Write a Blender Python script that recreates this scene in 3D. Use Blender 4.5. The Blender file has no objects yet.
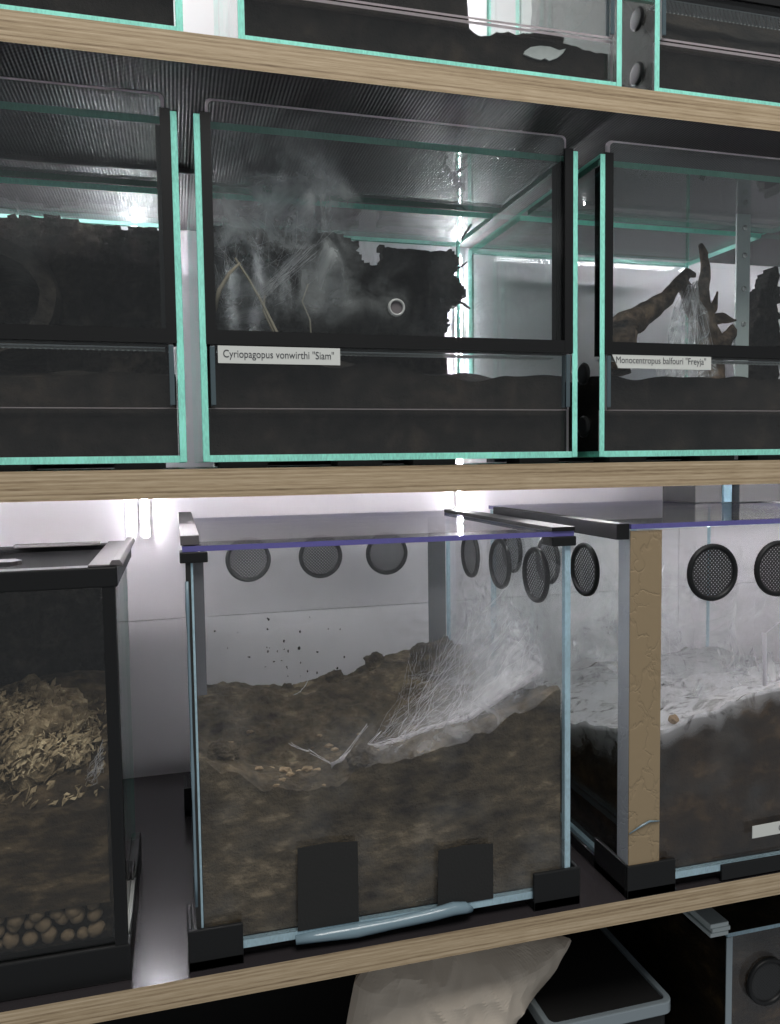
import bpy, bmesh, math, random
from mathutils import Vector, Matrix, noise
random.seed(7)
S = bpy.context.scene
COL = S.collection
PI = math.pi

# ------------------------------------------------------------------ materials
def lin(c):
    return c / 12.92 if c <= .04045 else ((c + .055) / 1.055) ** 2.4
def rgb(r, g, b):
    return (lin(r / 255), lin(g / 255), lin(b / 255), 1)

def newmat(name):
    m = bpy.data.materials.new(name); m.use_nodes = True
    nt = m.node_tree; nt.nodes.clear()
    out = nt.nodes.new('ShaderNodeOutputMaterial')
    return m, nt, out
def N(nt, kind, **kw):
    n = nt.nodes.new(kind)
    for k, v in kw.items():
        if k in n.inputs.keys() if isinstance(k, str) else False:
            n.inputs[k].default_value = v
        else:
            setattr(n, k, v)
    return n
def objcoord(nt, scale=(1, 1, 1)):
    tc = nt.nodes.new('ShaderNodeTexCoord'); mp = nt.nodes.new('ShaderNodeMapping')
    mp.inputs['Scale'].default_value = scale
    nt.links.new(tc.outputs['Object'], mp.inputs['Vector'])
    return mp.outputs['Vector']

def plain(name, col, rough=.5, metal=0, spec=.5, bump=0, bscale=400, trans=0):
    m, nt, out = newmat(name)
    p = nt.nodes.new('ShaderNodeBsdfPrincipled')
    p.inputs['Base Color'].default_value = col; p.inputs['Roughness'].default_value = rough
    p.inputs['Metallic'].default_value = metal; p.inputs['Specular IOR Level'].default_value = spec
    if bump:
        nz = N(nt, 'ShaderNodeTexNoise', Scale=bscale, Detail=4)
        nt.links.new(objcoord(nt), nz.inputs['Vector'])
        b = N(nt, 'ShaderNodeBump', Strength=bump, Distance=.001)
        nt.links.new(nz.outputs['Fac'], b.inputs['Height']); nt.links.new(b.outputs['Normal'], p.inputs['Normal'])
    if trans:
        t = N(nt, 'ShaderNodeBsdfTranslucent', Color=col); mx = N(nt, 'ShaderNodeMixShader', Fac=trans)
        nt.links.new(p.outputs[0], mx.inputs[1]); nt.links.new(t.outputs[0], mx.inputs[2])
        nt.links.new(mx.outputs[0], out.inputs['Surface'])
    else:
        nt.links.new(p.outputs[0], out.inputs['Surface'])
    return m

def noisy(name, stops, scale=60, stretch=(1, 1, 1), rough=.9, bump=.6, bscale=150, detail=8, bdist=.003, spec=.2):
    """colour ramp over layered noise"""
    m, nt, out = newmat(name)
    p = nt.nodes.new('ShaderNodeBsdfPrincipled'); p.inputs['Roughness'].default_value = rough
    p.inputs['Specular IOR Level'].default_value = spec
    v = objcoord(nt, stretch)
    nz = N(nt, 'ShaderNodeTexNoise', Scale=scale, Detail=detail, Roughness=.65)
    nt.links.new(v, nz.inputs['Vector'])
    cr = nt.nodes.new('ShaderNodeValToRGB'); e = cr.color_ramp.elements
    e[0].position, e[0].color = stops[0]; e[1].position, e[1].color = stops[-1]
    for pos, c in stops[1:-1]:
        q = e.new(pos); q.color = c
    nl = N(nt, 'ShaderNodeTexNoise', Scale=scale * .28, Detail=3, Roughness=.6); nt.links.new(v, nl.inputs['Vector'])
    mm = N(nt, 'ShaderNodeMath', operation='MULTIPLY_ADD'); mm.inputs[1].default_value = .7; mm.inputs[2].default_value = -.35
    nt.links.new(nl.outputs['Fac'], mm.inputs[0])
    aa = N(nt, 'ShaderNodeMath', operation='ADD'); nt.links.new(mm.outputs[0], aa.inputs[0]); nt.links.new(nz.outputs['Fac'], aa.inputs[1])
    nt.links.new(aa.outputs[0], cr.inputs['Fac']); nt.links.new(cr.outputs['Color'], p.inputs['Base Color'])
    nb = N(nt, 'ShaderNodeTexNoise', Scale=bscale, Detail=6, Roughness=.7)
    nt.links.new(objcoord(nt), nb.inputs['Vector'])
    b = N(nt, 'ShaderNodeBump', Strength=bump, Distance=bdist)
    nt.links.new(nb.outputs['Fac'], b.inputs['Height']); nt.links.new(b.outputs['Normal'], p.inputs['Normal'])
    nt.links.new(p.outputs[0], out.inputs['Surface'])
    return m

def glass(name, tint=(.93, .965, .95), ior=1.45, smear=0.0):
    m, nt, out = newmat(name)
    t = N(nt, 'ShaderNodeBsdfTransparent', Color=(*tint, 1))
    g = N(nt, 'ShaderNodeBsdfGlossy', Color=(1, 1, 1, 1), Roughness=.02)
    f = N(nt, 'ShaderNodeFresnel', IOR=ior)
    # Fresnel on back faces sees the inverted ratio; thin panes keep the outside ratio on both sides
    geo = nt.nodes.new('ShaderNodeNewGeometry')
    mi = N(nt, 'ShaderNodeMix', data_type='FLOAT'); mi.inputs[2].default_value = ior; mi.inputs[3].default_value = 1 / ior
    nt.links.new(geo.outputs['Backfacing'], mi.inputs[0]); nt.links.new(mi.outputs[0], f.inputs['IOR'])
    mx = nt.nodes.new('ShaderNodeMixShader')
    nt.links.new(f.outputs[0], mx.inputs[0]); nt.links.new(t.outputs[0], mx.inputs[1]); nt.links.new(g.outputs[0], mx.inputs[2])
    last = mx.outputs[0]
    if smear:
        d = N(nt, 'ShaderNodeBsdfDiffuse', Color=(.75, .78, .78, 1))
        nz = N(nt, 'ShaderNodeTexNoise', Scale=14, Detail=7, Roughness=.6); nt.links.new(objcoord(nt), nz.inputs['Vector'])
        mr = N(nt, 'ShaderNodeMapRange'); mr.inputs['From Min'].default_value = .48; mr.inputs['From Max'].default_value = .8
        mr.inputs['To Max'].default_value = smear
        nt.links.new(nz.outputs['Fac'], mr.inputs['Value'])
        m2 = nt.nodes.new('ShaderNodeMixShader')
        nt.links.new(mr.outputs[0], m2.inputs[0]); nt.links.new(last, m2.inputs[1]); nt.links.new(d.outputs[0], m2.inputs[2])
        last = m2.outputs[0]
    nt.links.new(last, out.inputs['Surface'])
    return m

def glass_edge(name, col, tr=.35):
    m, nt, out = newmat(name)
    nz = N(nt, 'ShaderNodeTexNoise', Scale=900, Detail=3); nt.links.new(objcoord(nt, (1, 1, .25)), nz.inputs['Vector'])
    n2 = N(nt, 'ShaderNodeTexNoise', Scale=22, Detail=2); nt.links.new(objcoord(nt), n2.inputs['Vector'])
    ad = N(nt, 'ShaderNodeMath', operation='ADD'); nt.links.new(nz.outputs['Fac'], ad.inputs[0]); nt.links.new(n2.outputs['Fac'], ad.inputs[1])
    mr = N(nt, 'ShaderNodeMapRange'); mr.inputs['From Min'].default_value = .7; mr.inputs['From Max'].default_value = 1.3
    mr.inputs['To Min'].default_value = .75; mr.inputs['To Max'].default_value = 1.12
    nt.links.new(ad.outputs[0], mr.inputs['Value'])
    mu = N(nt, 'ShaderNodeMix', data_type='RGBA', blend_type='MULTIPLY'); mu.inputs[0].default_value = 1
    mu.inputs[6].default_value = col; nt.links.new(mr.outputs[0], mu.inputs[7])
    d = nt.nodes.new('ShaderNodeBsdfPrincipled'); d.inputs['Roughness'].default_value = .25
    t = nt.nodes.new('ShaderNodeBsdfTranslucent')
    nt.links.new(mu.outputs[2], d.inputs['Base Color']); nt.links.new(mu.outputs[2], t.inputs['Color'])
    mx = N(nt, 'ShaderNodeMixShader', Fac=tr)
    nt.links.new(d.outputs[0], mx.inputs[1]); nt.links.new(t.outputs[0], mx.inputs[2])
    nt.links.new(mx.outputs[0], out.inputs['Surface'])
    return m

def holes(name, col, k, axes, thresh=.12, rough=.45):
    """sheet with a lattice of round holes cut through it"""
    m, nt, out = newmat(name)
    tc = nt.nodes.new('ShaderNodeTexCoord'); sx = nt.nodes.new('ShaderNodeSeparateXYZ')
    nt.links.new(tc.outputs['Object'], sx.inputs[0])
    vals = []
    for a in axes:
        mu = N(nt, 'ShaderNodeMath', operation='MULTIPLY'); mu.inputs[1].default_value = k
        nt.links.new(sx.outputs['XYZ'.index(a)], mu.inputs[0])
        s = N(nt, 'ShaderNodeMath', operation='SINE'); nt.links.new(mu.outputs[0], s.inputs[0]); vals.append(s)
    pr = N(nt, 'ShaderNodeMath', operation='MULTIPLY'); nt.links.new(vals[0].outputs[0], pr.inputs[0]); nt.links.new(vals[1].outputs[0], pr.inputs[1])
    gt = N(nt, 'ShaderNodeMath', operation='GREATER_THAN'); gt.inputs[1].default_value = thresh
    nt.links.new(pr.outputs[0], gt.inputs[0])
    p = nt.nodes.new('ShaderNodeBsdfPrincipled'); p.inputs['Base Color'].default_value = col; p.inputs['Roughness'].default_value = rough
    t = nt.nodes.new('ShaderNodeBsdfTransparent')
    mx = nt.nodes.new('ShaderNodeMixShader')
    nt.links.new(gt.outputs[0], mx.inputs[0]); nt.links.new(p.outputs[0], mx.inputs[1]); nt.links.new(t.outputs[0], mx.inputs[2])
    nt.links.new(mx.outputs[0], out.inputs['Surface'])
    return m

def web(name, scale=25, lo=.45, hi=.75, amax=.7, stretch=(1, 1, 1), col=(.82, .83, .85, 1), distort=1.5):
    m, nt, out = newmat(name)
    nz = N(nt, 'ShaderNodeTexNoise', Scale=scale, Detail=9, Roughness=.62, Distortion=distort)
    nt.links.new(objcoord(nt, stretch), nz.inputs['Vector'])
    mr = N(nt, 'ShaderNodeMapRange'); mr.inputs['From Min'].default_value = lo; mr.inputs['From Max'].default_value = hi
    mr.inputs['To Max'].default_value = amax
    nt.links.new(nz.outputs['Fac'], mr.inputs['Value'])
    at = N(nt, 'ShaderNodeAttribute', attribute_name='fade')
    mu = N(nt, 'ShaderNodeMath', operation='MULTIPLY')
    nt.links.new(mr.outputs[0], mu.inputs[0]); nt.links.new(at.outputs['Fac'], mu.inputs[1])
    d = N(nt, 'ShaderNodeBsdfDiffuse', Color=col); tl = N(nt, 'ShaderNodeBsdfTranslucent', Color=col)
    a = N(nt, 'ShaderNodeMixShader', Fac=.5); nt.links.new(d.outputs[0], a.inputs[1]); nt.links.new(tl.outputs[0], a.inputs[2])
    t = nt.nodes.new('ShaderNodeBsdfTransparent')
    mx = nt.nodes.new('ShaderNodeMixShader')
    nt.links.new(mu.outputs[0], mx.inputs[0]); nt.links.new(t.outputs[0], mx.inputs[1]); nt.links.new(a.outputs[0], mx.inputs[2])
    nt.links.new(mx.outputs[0], out.inputs['Surface'])
    return m

def emit(name, col, s):
    m, nt, out = newmat(name)
    e = N(nt, 'ShaderNodeEmission', Color=col, Strength=s); nt.links.new(e.outputs[0], out.inputs['Surface'])
    return m

def plywood(name):
    m, nt, out = newmat(name)
    p = nt.nodes.new('ShaderNodeBsdfPrincipled'); p.inputs['Roughness'].default_value = .6
    p.inputs['Specular IOR Level'].default_value = .25
    tc = nt.nodes.new('ShaderNodeTexCoord'); sx = nt.nodes.new('ShaderNodeSeparateXYZ'); nt.links.new(tc.outputs['Object'], sx.inputs[0])
    nz = N(nt, 'ShaderNodeTexNoise', Scale=1, Detail=5); nt.links.new(objcoord(nt, (14, 60, 260)), nz.inputs['Vector'])
    # plies: bands along the height of the board
    mu = N(nt, 'ShaderNodeMath', operation='MULTIPLY'); mu.inputs[1].default_value = 2 * PI / .0029
    nt.links.new(sx.outputs['Z'], mu.inputs[0])
    wob = N(nt, 'ShaderNodeMath', operation='MULTIPLY_ADD'); wob.inputs[1].default_value = 2.6
    nt.links.new(nz.outputs['Fac'], wob.inputs[0]); nt.links.new(mu.outputs[0], wob.inputs[2])
    s = N(nt, 'ShaderNodeMath', operation='SINE'); nt.links.new(wob.outputs[0], s.inputs[0])
    n2 = N(nt, 'ShaderNodeTexNoise', Scale=1, Detail=8, Roughness=.7); nt.links.new(objcoord(nt, (40, 60, 1500)), n2.inputs['Vector'])
    ad = N(nt, 'ShaderNodeMath', operation='MULTIPLY_ADD'); ad.inputs[1].default_value = .16
    nt.links.new(s.outputs[0], ad.inputs[0]); nt.links.new(n2.outputs['Fac'], ad.inputs[2])
    ad.inputs[1].default_value = .055
    n3 = N(nt, 'ShaderNodeTexNoise', Scale=1, Detail=2, Roughness=.4); nt.links.new(objcoord(nt, (2.5, 10, 330)), n3.inputs['Vector'])
    a2 = N(nt, 'ShaderNodeMath', operation='MULTIPLY_ADD'); a2.inputs[1].default_value = .8
    nt.links.new(n3.outputs['Fac'], a2.inputs[0]); nt.links.new(ad.outputs[0], a2.inputs[2])
    ad = N(nt, 'ShaderNodeMath', operation='SUBTRACT'); ad.inputs[1].default_value = .4; nt.links.new(a2.outputs[0], ad.inputs[0])
    cr = nt.nodes.new('ShaderNodeValToRGB'); e = cr.color_ramp.elements
    e[0].position = .22; e[0].color = rgb(114, 96, 75); e[1].position = .78; e[1].color = rgb(198, 180, 153)
    q = e.new(.45); q.color = rgb(164, 145, 117)
    nt.links.new(ad.outputs[0], cr.inputs['Fac']); nt.links.new(cr.outputs['Color'], p.inputs['Base Color'])
    b = N(nt, 'ShaderNodeBump', Strength=.3, Distance=.0005); nt.links.new(n2.outputs['Fac'], b.inputs['Height'])
    nt.links.new(b.outputs['Normal'], p.inputs['Normal'])
    nt.links.new(p.outputs[0], out.inputs['Surface'])
    return m

def film_mesh(name):
    """dark phenolic film with the wire-mesh imprint of anti-slip boards"""
    m, nt, out = newmat(name)
    p = nt.nodes.new('ShaderNodeBsdfPrincipled'); p.inputs['Roughness'].default_value = .5
    p.inputs['Specular IOR Level'].default_value = .4
    tc = nt.nodes.new('ShaderNodeTexCoord'); sx = nt.nodes.new('ShaderNodeSeparateXYZ'); nt.links.new(tc.outputs['Object'], sx.inputs[0])
    vs = []
    for i, per in ((0, .0028), (1, .0019)):
        mu = N(nt, 'ShaderNodeMath', operation='MULTIPLY'); mu.inputs[1].default_value = 2 * PI / per
        nt.links.new(sx.outputs[i], mu.inputs[0])
        s = N(nt, 'ShaderNodeMath', operation='SINE'); nt.links.new(mu.outputs[0], s.inputs[0]); vs.append(s)
    ad = N(nt, 'ShaderNodeMath', operation='MULTIPLY_ADD'); ad.inputs[1].default_value = .45
    nt.links.new(vs[1].outputs[0], ad.inputs[0]); nt.links.new(vs[0].outputs[0], ad.inputs[2])
    mr = N(nt, 'ShaderNodeMapRange'); mr.inputs['From Min'].default_value = -1.2; mr.inputs['From Max'].default_value = 1.3
    nt.links.new(ad.outputs[0], mr.inputs['Value'])
    mc = N(nt, 'ShaderNodeMix', data_type='RGBA'); mc.inputs[6].default_value = rgb(20, 18, 20); mc.inputs[7].default_value = rgb(66, 60, 62)
    nt.links.new(mr.outputs[0], mc.inputs[0]); nt.links.new(mc.outputs[2], p.inputs['Base Color'])
    b = N(nt, 'ShaderNodeBump', Strength=.5, Distance=.0004); nt.links.new(ad.outputs[0], b.inputs['Height'])
    nt.links.new(b.outputs['Normal'], p.inputs['Normal'])
    nt.links.new(p.outputs[0], out.inputs['Surface'])
    return m

def foil(name, col, rough, metal):
    m, nt, out = newmat(name)
    p = nt.nodes.new('ShaderNodeBsdfPrincipled'); p.inputs['Base Color'].default_value = col
    p.inputs['Roughness'].default_value = rough; p.inputs['Metallic'].default_value = metal
    v = N(nt, 'ShaderNodeTexVoronoi', Scale=38, feature='DISTANCE_TO_EDGE')
    nz = N(nt, 'ShaderNodeTexNoise', Scale=50, Detail=5, Distortion=1)
    nt.links.new(objcoord(nt), nz.inputs['Vector'])
    mv = N(nt, 'ShaderNodeVectorMath', operation='MULTIPLY_ADD'); mv.inputs[1].default_value = (.03, .03, .03)
    nt.links.new(nz.outputs['Color'], mv.inputs[0]); nt.links.new(objcoord(nt, (1, 1, .6)), mv.inputs[2])
    nt.links.new(mv.outputs[0], v.inputs['Vector'])
    mr = N(nt, 'ShaderNodeMapRange'); mr.inputs['From Max'].default_value = .05
    nt.links.new(v.outputs['Distance'], mr.inputs['Value'])
    sm = N(nt, 'ShaderNodeMath', operation='MULTIPLY_ADD'); sm.inputs[1].default_value = .6
    nt.links.new(nz.outputs['Fac'], sm.inputs[0]); nt.links.new(mr.outputs[0], sm.inputs[2])
    b = N(nt, 'ShaderNodeBump', Strength=.4, Distance=.0012); nt.links.new(sm.outputs[0], b.inputs['Height'])
    nt.links.new(b.outputs['Normal'], p.inputs['Normal'])
    nt.links.new(p.outputs[0], out.inputs['Surface'])
    return m

M = {
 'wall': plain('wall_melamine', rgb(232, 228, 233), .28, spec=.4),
 'wall_low': plain('shade_and_lid_black', rgb(22, 21, 21), .7),
 'ply': plywood('plywood_edge'),
 'film': plain('film_smooth', rgb(44, 41, 43), .2, spec=1),
 'filmmesh': film_mesh('film_wire_mesh'),
 'glass': glass('clear_glass', (.97, .982, .977)),
 'glass_door': glass('door_glass', (.955, .975, .97), smear=.03),
 'glass_low': glass('blue_white_glass', (.985, .983, .986), smear=.05),
 'edge': glass_edge('green_glass_edge', rgb(165, 255, 235), .1),  # bright green stands in for light conducted through the pane
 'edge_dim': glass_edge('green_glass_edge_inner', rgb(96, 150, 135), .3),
 'edge_clear': plain('clear_edge', rgb(232, 220, 226), .3, trans=.3),  # pale colour stands in for light carried inside clear glass
 'edge_blue': glass_edge('blue_glass_edge', rgb(175, 205, 218), .2),
 'edge_violet': plain('violet_acrylic_edge', rgb(92, 88, 150), .3),
 'black': plain('black_plastic', rgb(21, 22, 23), .45, spec=.3),
 'black_matt': plain('black_tape', rgb(27, 27, 26), .65, bump=.3, bscale=500),
 'tape_grey': plain('grey_tape', rgb(84, 85, 90), .6, bump=.3, bscale=300),
 'mesh_black': plain('black_lid_mesh', rgb(24, 24, 25), .85, spec=.1),
 'grey_plastic': plain('grey_plastic', rgb(96, 92, 94), .45),
 'dark_grey': plain('dark_grey_plastic', rgb(52, 52, 55), .5),
 'channel': plain('clear_plastic_channel', rgb(120, 138, 145), .25, trans=.6),
 'paper': plain('label_paper', rgb(205, 208, 204), .8),
 'ink': plain('label_ink', rgb(58, 60, 66), .8),
 'silicone': plain('clear_silicone', rgb(132, 156, 168), .22, spec=.7, bump=.5, bscale=120, trans=.3),
 'knob': plain('clear_knob', rgb(205, 208, 206), .2, trans=.4),
 'perf': holes('perforated_metal', rgb(176, 182, 184), 2 * PI / .004, 'XY', .1),
 'vent_y': holes('vent_mesh_facing_front', rgb(40, 41, 42), 2 * PI / .0034, 'XZ', .5),
 'vent_x': holes('vent_mesh_facing_side', rgb(40, 41, 42), 2 * PI / .0042, 'YZ', .15),
 'soil_dark': noisy('dark_substrate', [(.3, rgb(20, 18, 17)), (.55, rgb(38, 34, 31)), (.75, rgb(58, 50, 43))], 55, rough=.95),
 'soil_brown': noisy('brown_substrate', [(.28, rgb(36, 30, 23)), (.45, rgb(70, 62, 48)), (.6, rgb(92, 82, 64)), (.76, rgb(138, 124, 100))], 44, (1, 1, 2.2), bump=1, bscale=120, bdist=.006),
 'soil_cr': noisy('dark_brown_substrate', [(.3, rgb(26, 21, 17)), (.55, rgb(52, 40, 27)), (.8, rgb(98, 77, 52))], 30, (1, 1, 1.6), bump=.8),
 'soil_cl': noisy('layered_substrate', [(.28, rgb(26, 22, 17)), (.5, rgb(58, 47, 35)), (.68, rgb(96, 80, 60)), (.8, rgb(150, 130, 104))], 45, (1, 1, 2.5), bump=.9),
 'cork': noisy('dark_cork_bark', [(.3, rgb(18, 17, 17)), (.52, rgb(40, 36, 34)), (.72, rgb(74, 66, 60))], 40, bump=1, bscale=90, bdist=.006),
 'cork_tan': noisy('tan_cork_bark', [(.3, rgb(52, 43, 33)), (.5, rgb(128, 110, 86)), (.7, rgb(186, 166, 134))], 55, bump=1, bscale=110, bdist=.006),
 'leaf': noisy('dry_leaf', [(.3, rgb(84, 70, 53)), (.5, rgb(140, 122, 96)), (.72, rgb(196, 176, 144))], 35, bump=.5),
 'drift': noisy('driftwood', [(.3, rgb(38, 31, 27)), (.5, rgb(74, 61, 51)), (.7, rgb(124, 104, 86))], 70, (1, 1, 1), rough=.8, bump=.8),
 'twig': plain('dry_twig', rgb(142, 132, 116), .8),
 'twig_dark': plain('dark_twig', rgb(52, 50, 50), .8),
 'pale': noisy('pale_bark', [(.3, rgb(120, 98, 76)), (.7, rgb(178, 158, 130))], 40),
 'soil_gap': noisy('pale_soil_gap', [(.3, rgb(176, 182, 182)), (.7, rgb(206, 210, 208))], 60, bump=.3),
 'clay': noisy('clay_pebble', [(.3, rgb(70, 58, 45)), (.7, rgb(138, 118, 94))], 120, bump=.4),
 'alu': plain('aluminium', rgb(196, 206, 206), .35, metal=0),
 'screw': plain('screw_steel', rgb(205, 205, 205), .25, metal=.8),
 'foil_front': foil('foil_tape_tan_sheen', rgb(158, 139, 110), .42, .3),  # tan base colour holds what the foil front reflects
 'foil_side': foil('silver_foil_tape', rgb(205, 210, 218), .38, .45),
 'chrome': plain('bright_rim', rgb(150, 162, 168), .25, metal=.4),
 'bag': plain('paper_bag', rgb(232, 220, 204), .7, trans=.25, bump=.3, bscale=40),
 'tape_white': plain('led_and_fill_tape', rgb(235, 235, 238), .5),
 'led': emit('led_diode', (.95, .95, 1, 1), 700),
 'led_bar': emit('led_bar_light', (.95, .95, 1, 1), 170), 'led_bar_wall': emit('led_bar_wall_light', (1, .97, .99, 1), 140), 'added_bar_dim': emit('added_bar_dim_light', (.97, .95, 1, 1), 95), 'led_and_fill_tape': emit('fill_tape_light', (1, .97, 1, 1), 125),  # the dim bar and the tape serve added fill lights
 'strand': plain('web_strand', rgb(232, 230, 234), .6, trans=.35),
 'web_smoke': web('smoky_web', 20, .42, .68, 1.0, distort=.8),
 'web_sheet': web('dense_web', 40, .33, .66, .85, (1, 1, 1)),
 'web_haze': web('hazy_web', 22, .32, .70, .6),
 'web_crust': web('web_crust', 45, .25, .5, .95),
 'tub': plain('dark_tub', rgb(44, 44, 46), .5, bump=.3, bscale=90),
 'cyan': plain('pale_blue_corner', rgb(170, 205, 222), .3, trans=.4),
}

# ------------------------------------------------------------------ mesh builder
ORIGIN = {}
def tag(o, label=None, cat=None, group=None, kind=None):
    if label: o['label'] = label
    if cat: o['category'] = cat
    if group: o['group'] = group
    if kind: o['kind'] = kind
    return o
def thing(name, label, cat, loc, group=None):
    o = bpy.data.objects.new(name, None); COL.objects.link(o)
    o.location = loc; o.empty_display_size = .01
    ORIGIN[o.name] = Vector(loc)
    return tag(o, label, cat, group)

class MB:
    def __init__(s): s.v = []; s.f = []; s.m = []; s.a = None
    def add(s, vs, fs, m=0):
        k = len(s.v); s.v += [tuple(v) for v in vs]
        for i, f in enumerate(fs):
            s.f.append([k + q for q in f]); s.m.append(m[i] if isinstance(m, (list, tuple)) else m)
        return s
    def box(s, x0, x1, y0, y1, z0, z1, m=0, thin=None, m2=1):
        vs = [(x, y, z) for x in (x0, x1) for y in (y0, y1) for z in (z0, z1)]
        fs = [(0, 1, 3, 2), (4, 6, 7, 5), (0, 4, 5, 1), (2, 3, 7, 6), (0, 2, 6, 4), (1, 5, 7, 3)]
        mm = m if thin is None else [m if 'xxyyzz'[i] == thin else m2 for i in range(6)]
        return s.add(vs, fs, mm)
    def prism(s, pts, y0, y1, m=0, m2=None, axis='y'):
        """outline pts extruded along an axis; m on the two faces, m2 on the rim"""
        n = len(pts)
        def V(a, b, d): return {'y': (a, d, b), 'x': (d, a, b), 'z': (a, b, d)}[axis]
        vs = [V(a, b, y0) for a, b in pts] + [V(a, b, y1) for a, b in pts]
        fs = [tuple(range(n)), tuple(range(2 * n - 1, n - 1, -1))] + [(i, n + i, n + (i + 1) % n, (i + 1) % n) for i in range(n)]
        return s.add(vs, fs, [m, m] + [m if m2 is None else m2] * n)
    def tube(s, pts, rad, n=8, m=0, wob=0):
        pts = [Vector(p) for p in pts]
        if not isinstance(rad, (list, tuple)): rad = [rad] * len(pts)
        vs = []; up = Vector((.31, .22, .93))
        for i, p in enumerate(pts):
            d = (pts[min(i + 1, len(pts) - 1)] - pts[max(i - 1, 0)]).normalized()
            a = d.cross(up)
            if a.length < .05: a = d.cross(Vector((1, 0, 0)))
            a.normalize(); b = d.cross(a)
            for k in range(n):
                t = 2 * PI * k / n; r = rad[i]
                q = a * math.cos(t) + b * math.sin(t)
                if wob: r *= 1 + wob * noise.noise((p + q * r) * 90)
                vs.append(p + q * r)
        fs = [(i * n + k, i * n + (k + 1) % n, (i + 1) * n + (k + 1) % n, (i + 1) * n + k) for i in range(len(pts) - 1) for k in range(n)]
        fs += [tuple(range(n - 1, -1, -1)), tuple((len(pts) - 1) * n + k for k in range(n))]
        return s.add(vs, fs, m)
    def lathe(s, c, axis, prof, n=32, m=0, cap=True):
        """prof: list of (radius, offset along axis)"""
        vs = []
        for r, h in prof:
            for k in range(n):
                t = 2 * PI * k / n; a, b = r * math.cos(t), r * math.sin(t)
                vs.append({'x': (c[0] + h, c[1] + a, c[2] + b), 'y': (c[0] + a, c[1] + h, c[2] + b), 'z': (c[0] + a, c[1] + b, c[2] + h)}[axis])
        L = len(prof)
        fs = [(i * n + k, i * n + (k + 1) % n, (i + 1) * n + (k + 1) % n, (i + 1) * n + k) for i in range(L - 1) for k in range(n)]
        if cap: fs += [tuple(range(n)), tuple((L - 1) * n + k for k in range(n - 1, -1, -1))]
        return s.add(vs, fs, m)
    def grid(s, fn, nu, nv, m=0):
        vs = [fn(i / nu, j / nv) for i in range(nu + 1) for j in range(nv + 1)]
        W = nv + 1
        fs = [(i * W + j, (i + 1) * W + j, (i + 1) * W + j + 1, i * W + j + 1) for i in range(nu) for j in range(nv)]
        return s.add(vs, fs, m)
    def block(s, x0, x1, y0, y1, z0, h, nx=60, ny=40, m=0):
        """soil: flat sides and base, surface following h(x, y)"""
        W = ny + 1
        P = [(x0 + (x1 - x0) * i / nx, y0 + (y1 - y0) * j / ny) for i in range(nx + 1) for j in range(W)]
        top = [(x, y, h(x, y)) for x, y in P]; bot = [(x, y, z0) for x, y in P]; n = len(P)
        fs = []
        for i in range(nx):
            for j in range(ny):
                a, b, c, d = i * W + j, (i + 1) * W + j, (i + 1) * W + j + 1, i * W + j + 1
                fs.append((a, b, c, d)); fs.append((n + d, n + c, n + b, n + a))
        for i in range(nx):
            for j, fl in ((0, 1), (ny, 0)):
                a, b = i * W + j, (i + 1) * W + j
                q = (a, n + a, n + b, b); fs.append(q if fl else q[::-1])
        for j in range(ny):
            for i, fl in ((0, 0), (nx, 1)):
                a, b = i * W + j, i * W + j + 1
                q = (a, n + a, n + b, b); fs.append(q if fl else q[::-1])
        return s.add(top + bot, fs, m)
    def slab(s, poly, y0, thick, cell=.004, amp=.006, m=0, tilt=0):
        """rough bark slab: outline in x,z, bumpy front and back, torn rim"""
        xs = [p[0] for p in poly]; zs = [p[1] for p in poly]
        X0, X1, Z0, Z1 = min(xs), max(xs), min(zs), max(zs)
        nx, nz = int((X1 - X0) / cell) + 1, int((Z1 - Z0) / cell) + 1
        def inside(x, z):
            c = False; j = len(poly) - 1
            for i in range(len(poly)):
                (a, b), (p, q) = poly[i], poly[j]
                if (b > z) != (q > z) and x < (p - a) * (z - b) / (q - b) + a: c = not c
                j = i
            return c
        keep = {(i, j) for i in range(nx) for j in range(nz) if inside(X0 + (i + .5) * cell + cell * .9 * noise.noise((i * .5, j * .5, 3)), Z0 + (j + .5) * cell + cell * .9 * noise.noise((i * .5, j * .5, 9)))}
        idx = {}
        vs = []
        def V(i, j, k):
            if (i, j, k) not in idx:
                x, z = X0 + i * cell, Z0 + j * cell
                d = amp * (noise.noise((x * 45, z * 45, y0 * 9)) + .6 * noise.noise((x * 130, z * 130, 4)))
                x += cell * .4 * noise.noise((x * 300, z * 300, 1)); z += cell * .4 * noise.noise((x * 300, z * 300, 7))
                idx[(i, j, k)] = len(vs); vs.append((x, y0 + tilt * (z - Z0) + (d if k == 0 else thick + d * .4), z))
            return idx[(i, j, k)]
        fs = []
        for i, j in keep:
            fs.append((V(i, j, 0), V(i + 1, j, 0), V(i + 1, j + 1, 0), V(i, j + 1, 0)))
            fs.append((V(i, j + 1, 1), V(i + 1, j + 1, 1), V(i + 1, j, 1), V(i, j, 1)))
            for di, dj, p, q in ((-1, 0, (0, 1), (0, 0)), (1, 0, (1, 0), (1, 1)), (0, -1, (0, 0), (1, 0)), (0, 1, (1, 1), (0, 1))):
                if (i + di, j + dj) not in keep:
                    a, b = (i + p[0], j + p[1]), (i + q[0], j + q[1])
                    fs.append((V(*a, 0), V(*a, 1), V(*b, 1), V(*b, 0)))
        return s.add(vs, fs, m)
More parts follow.
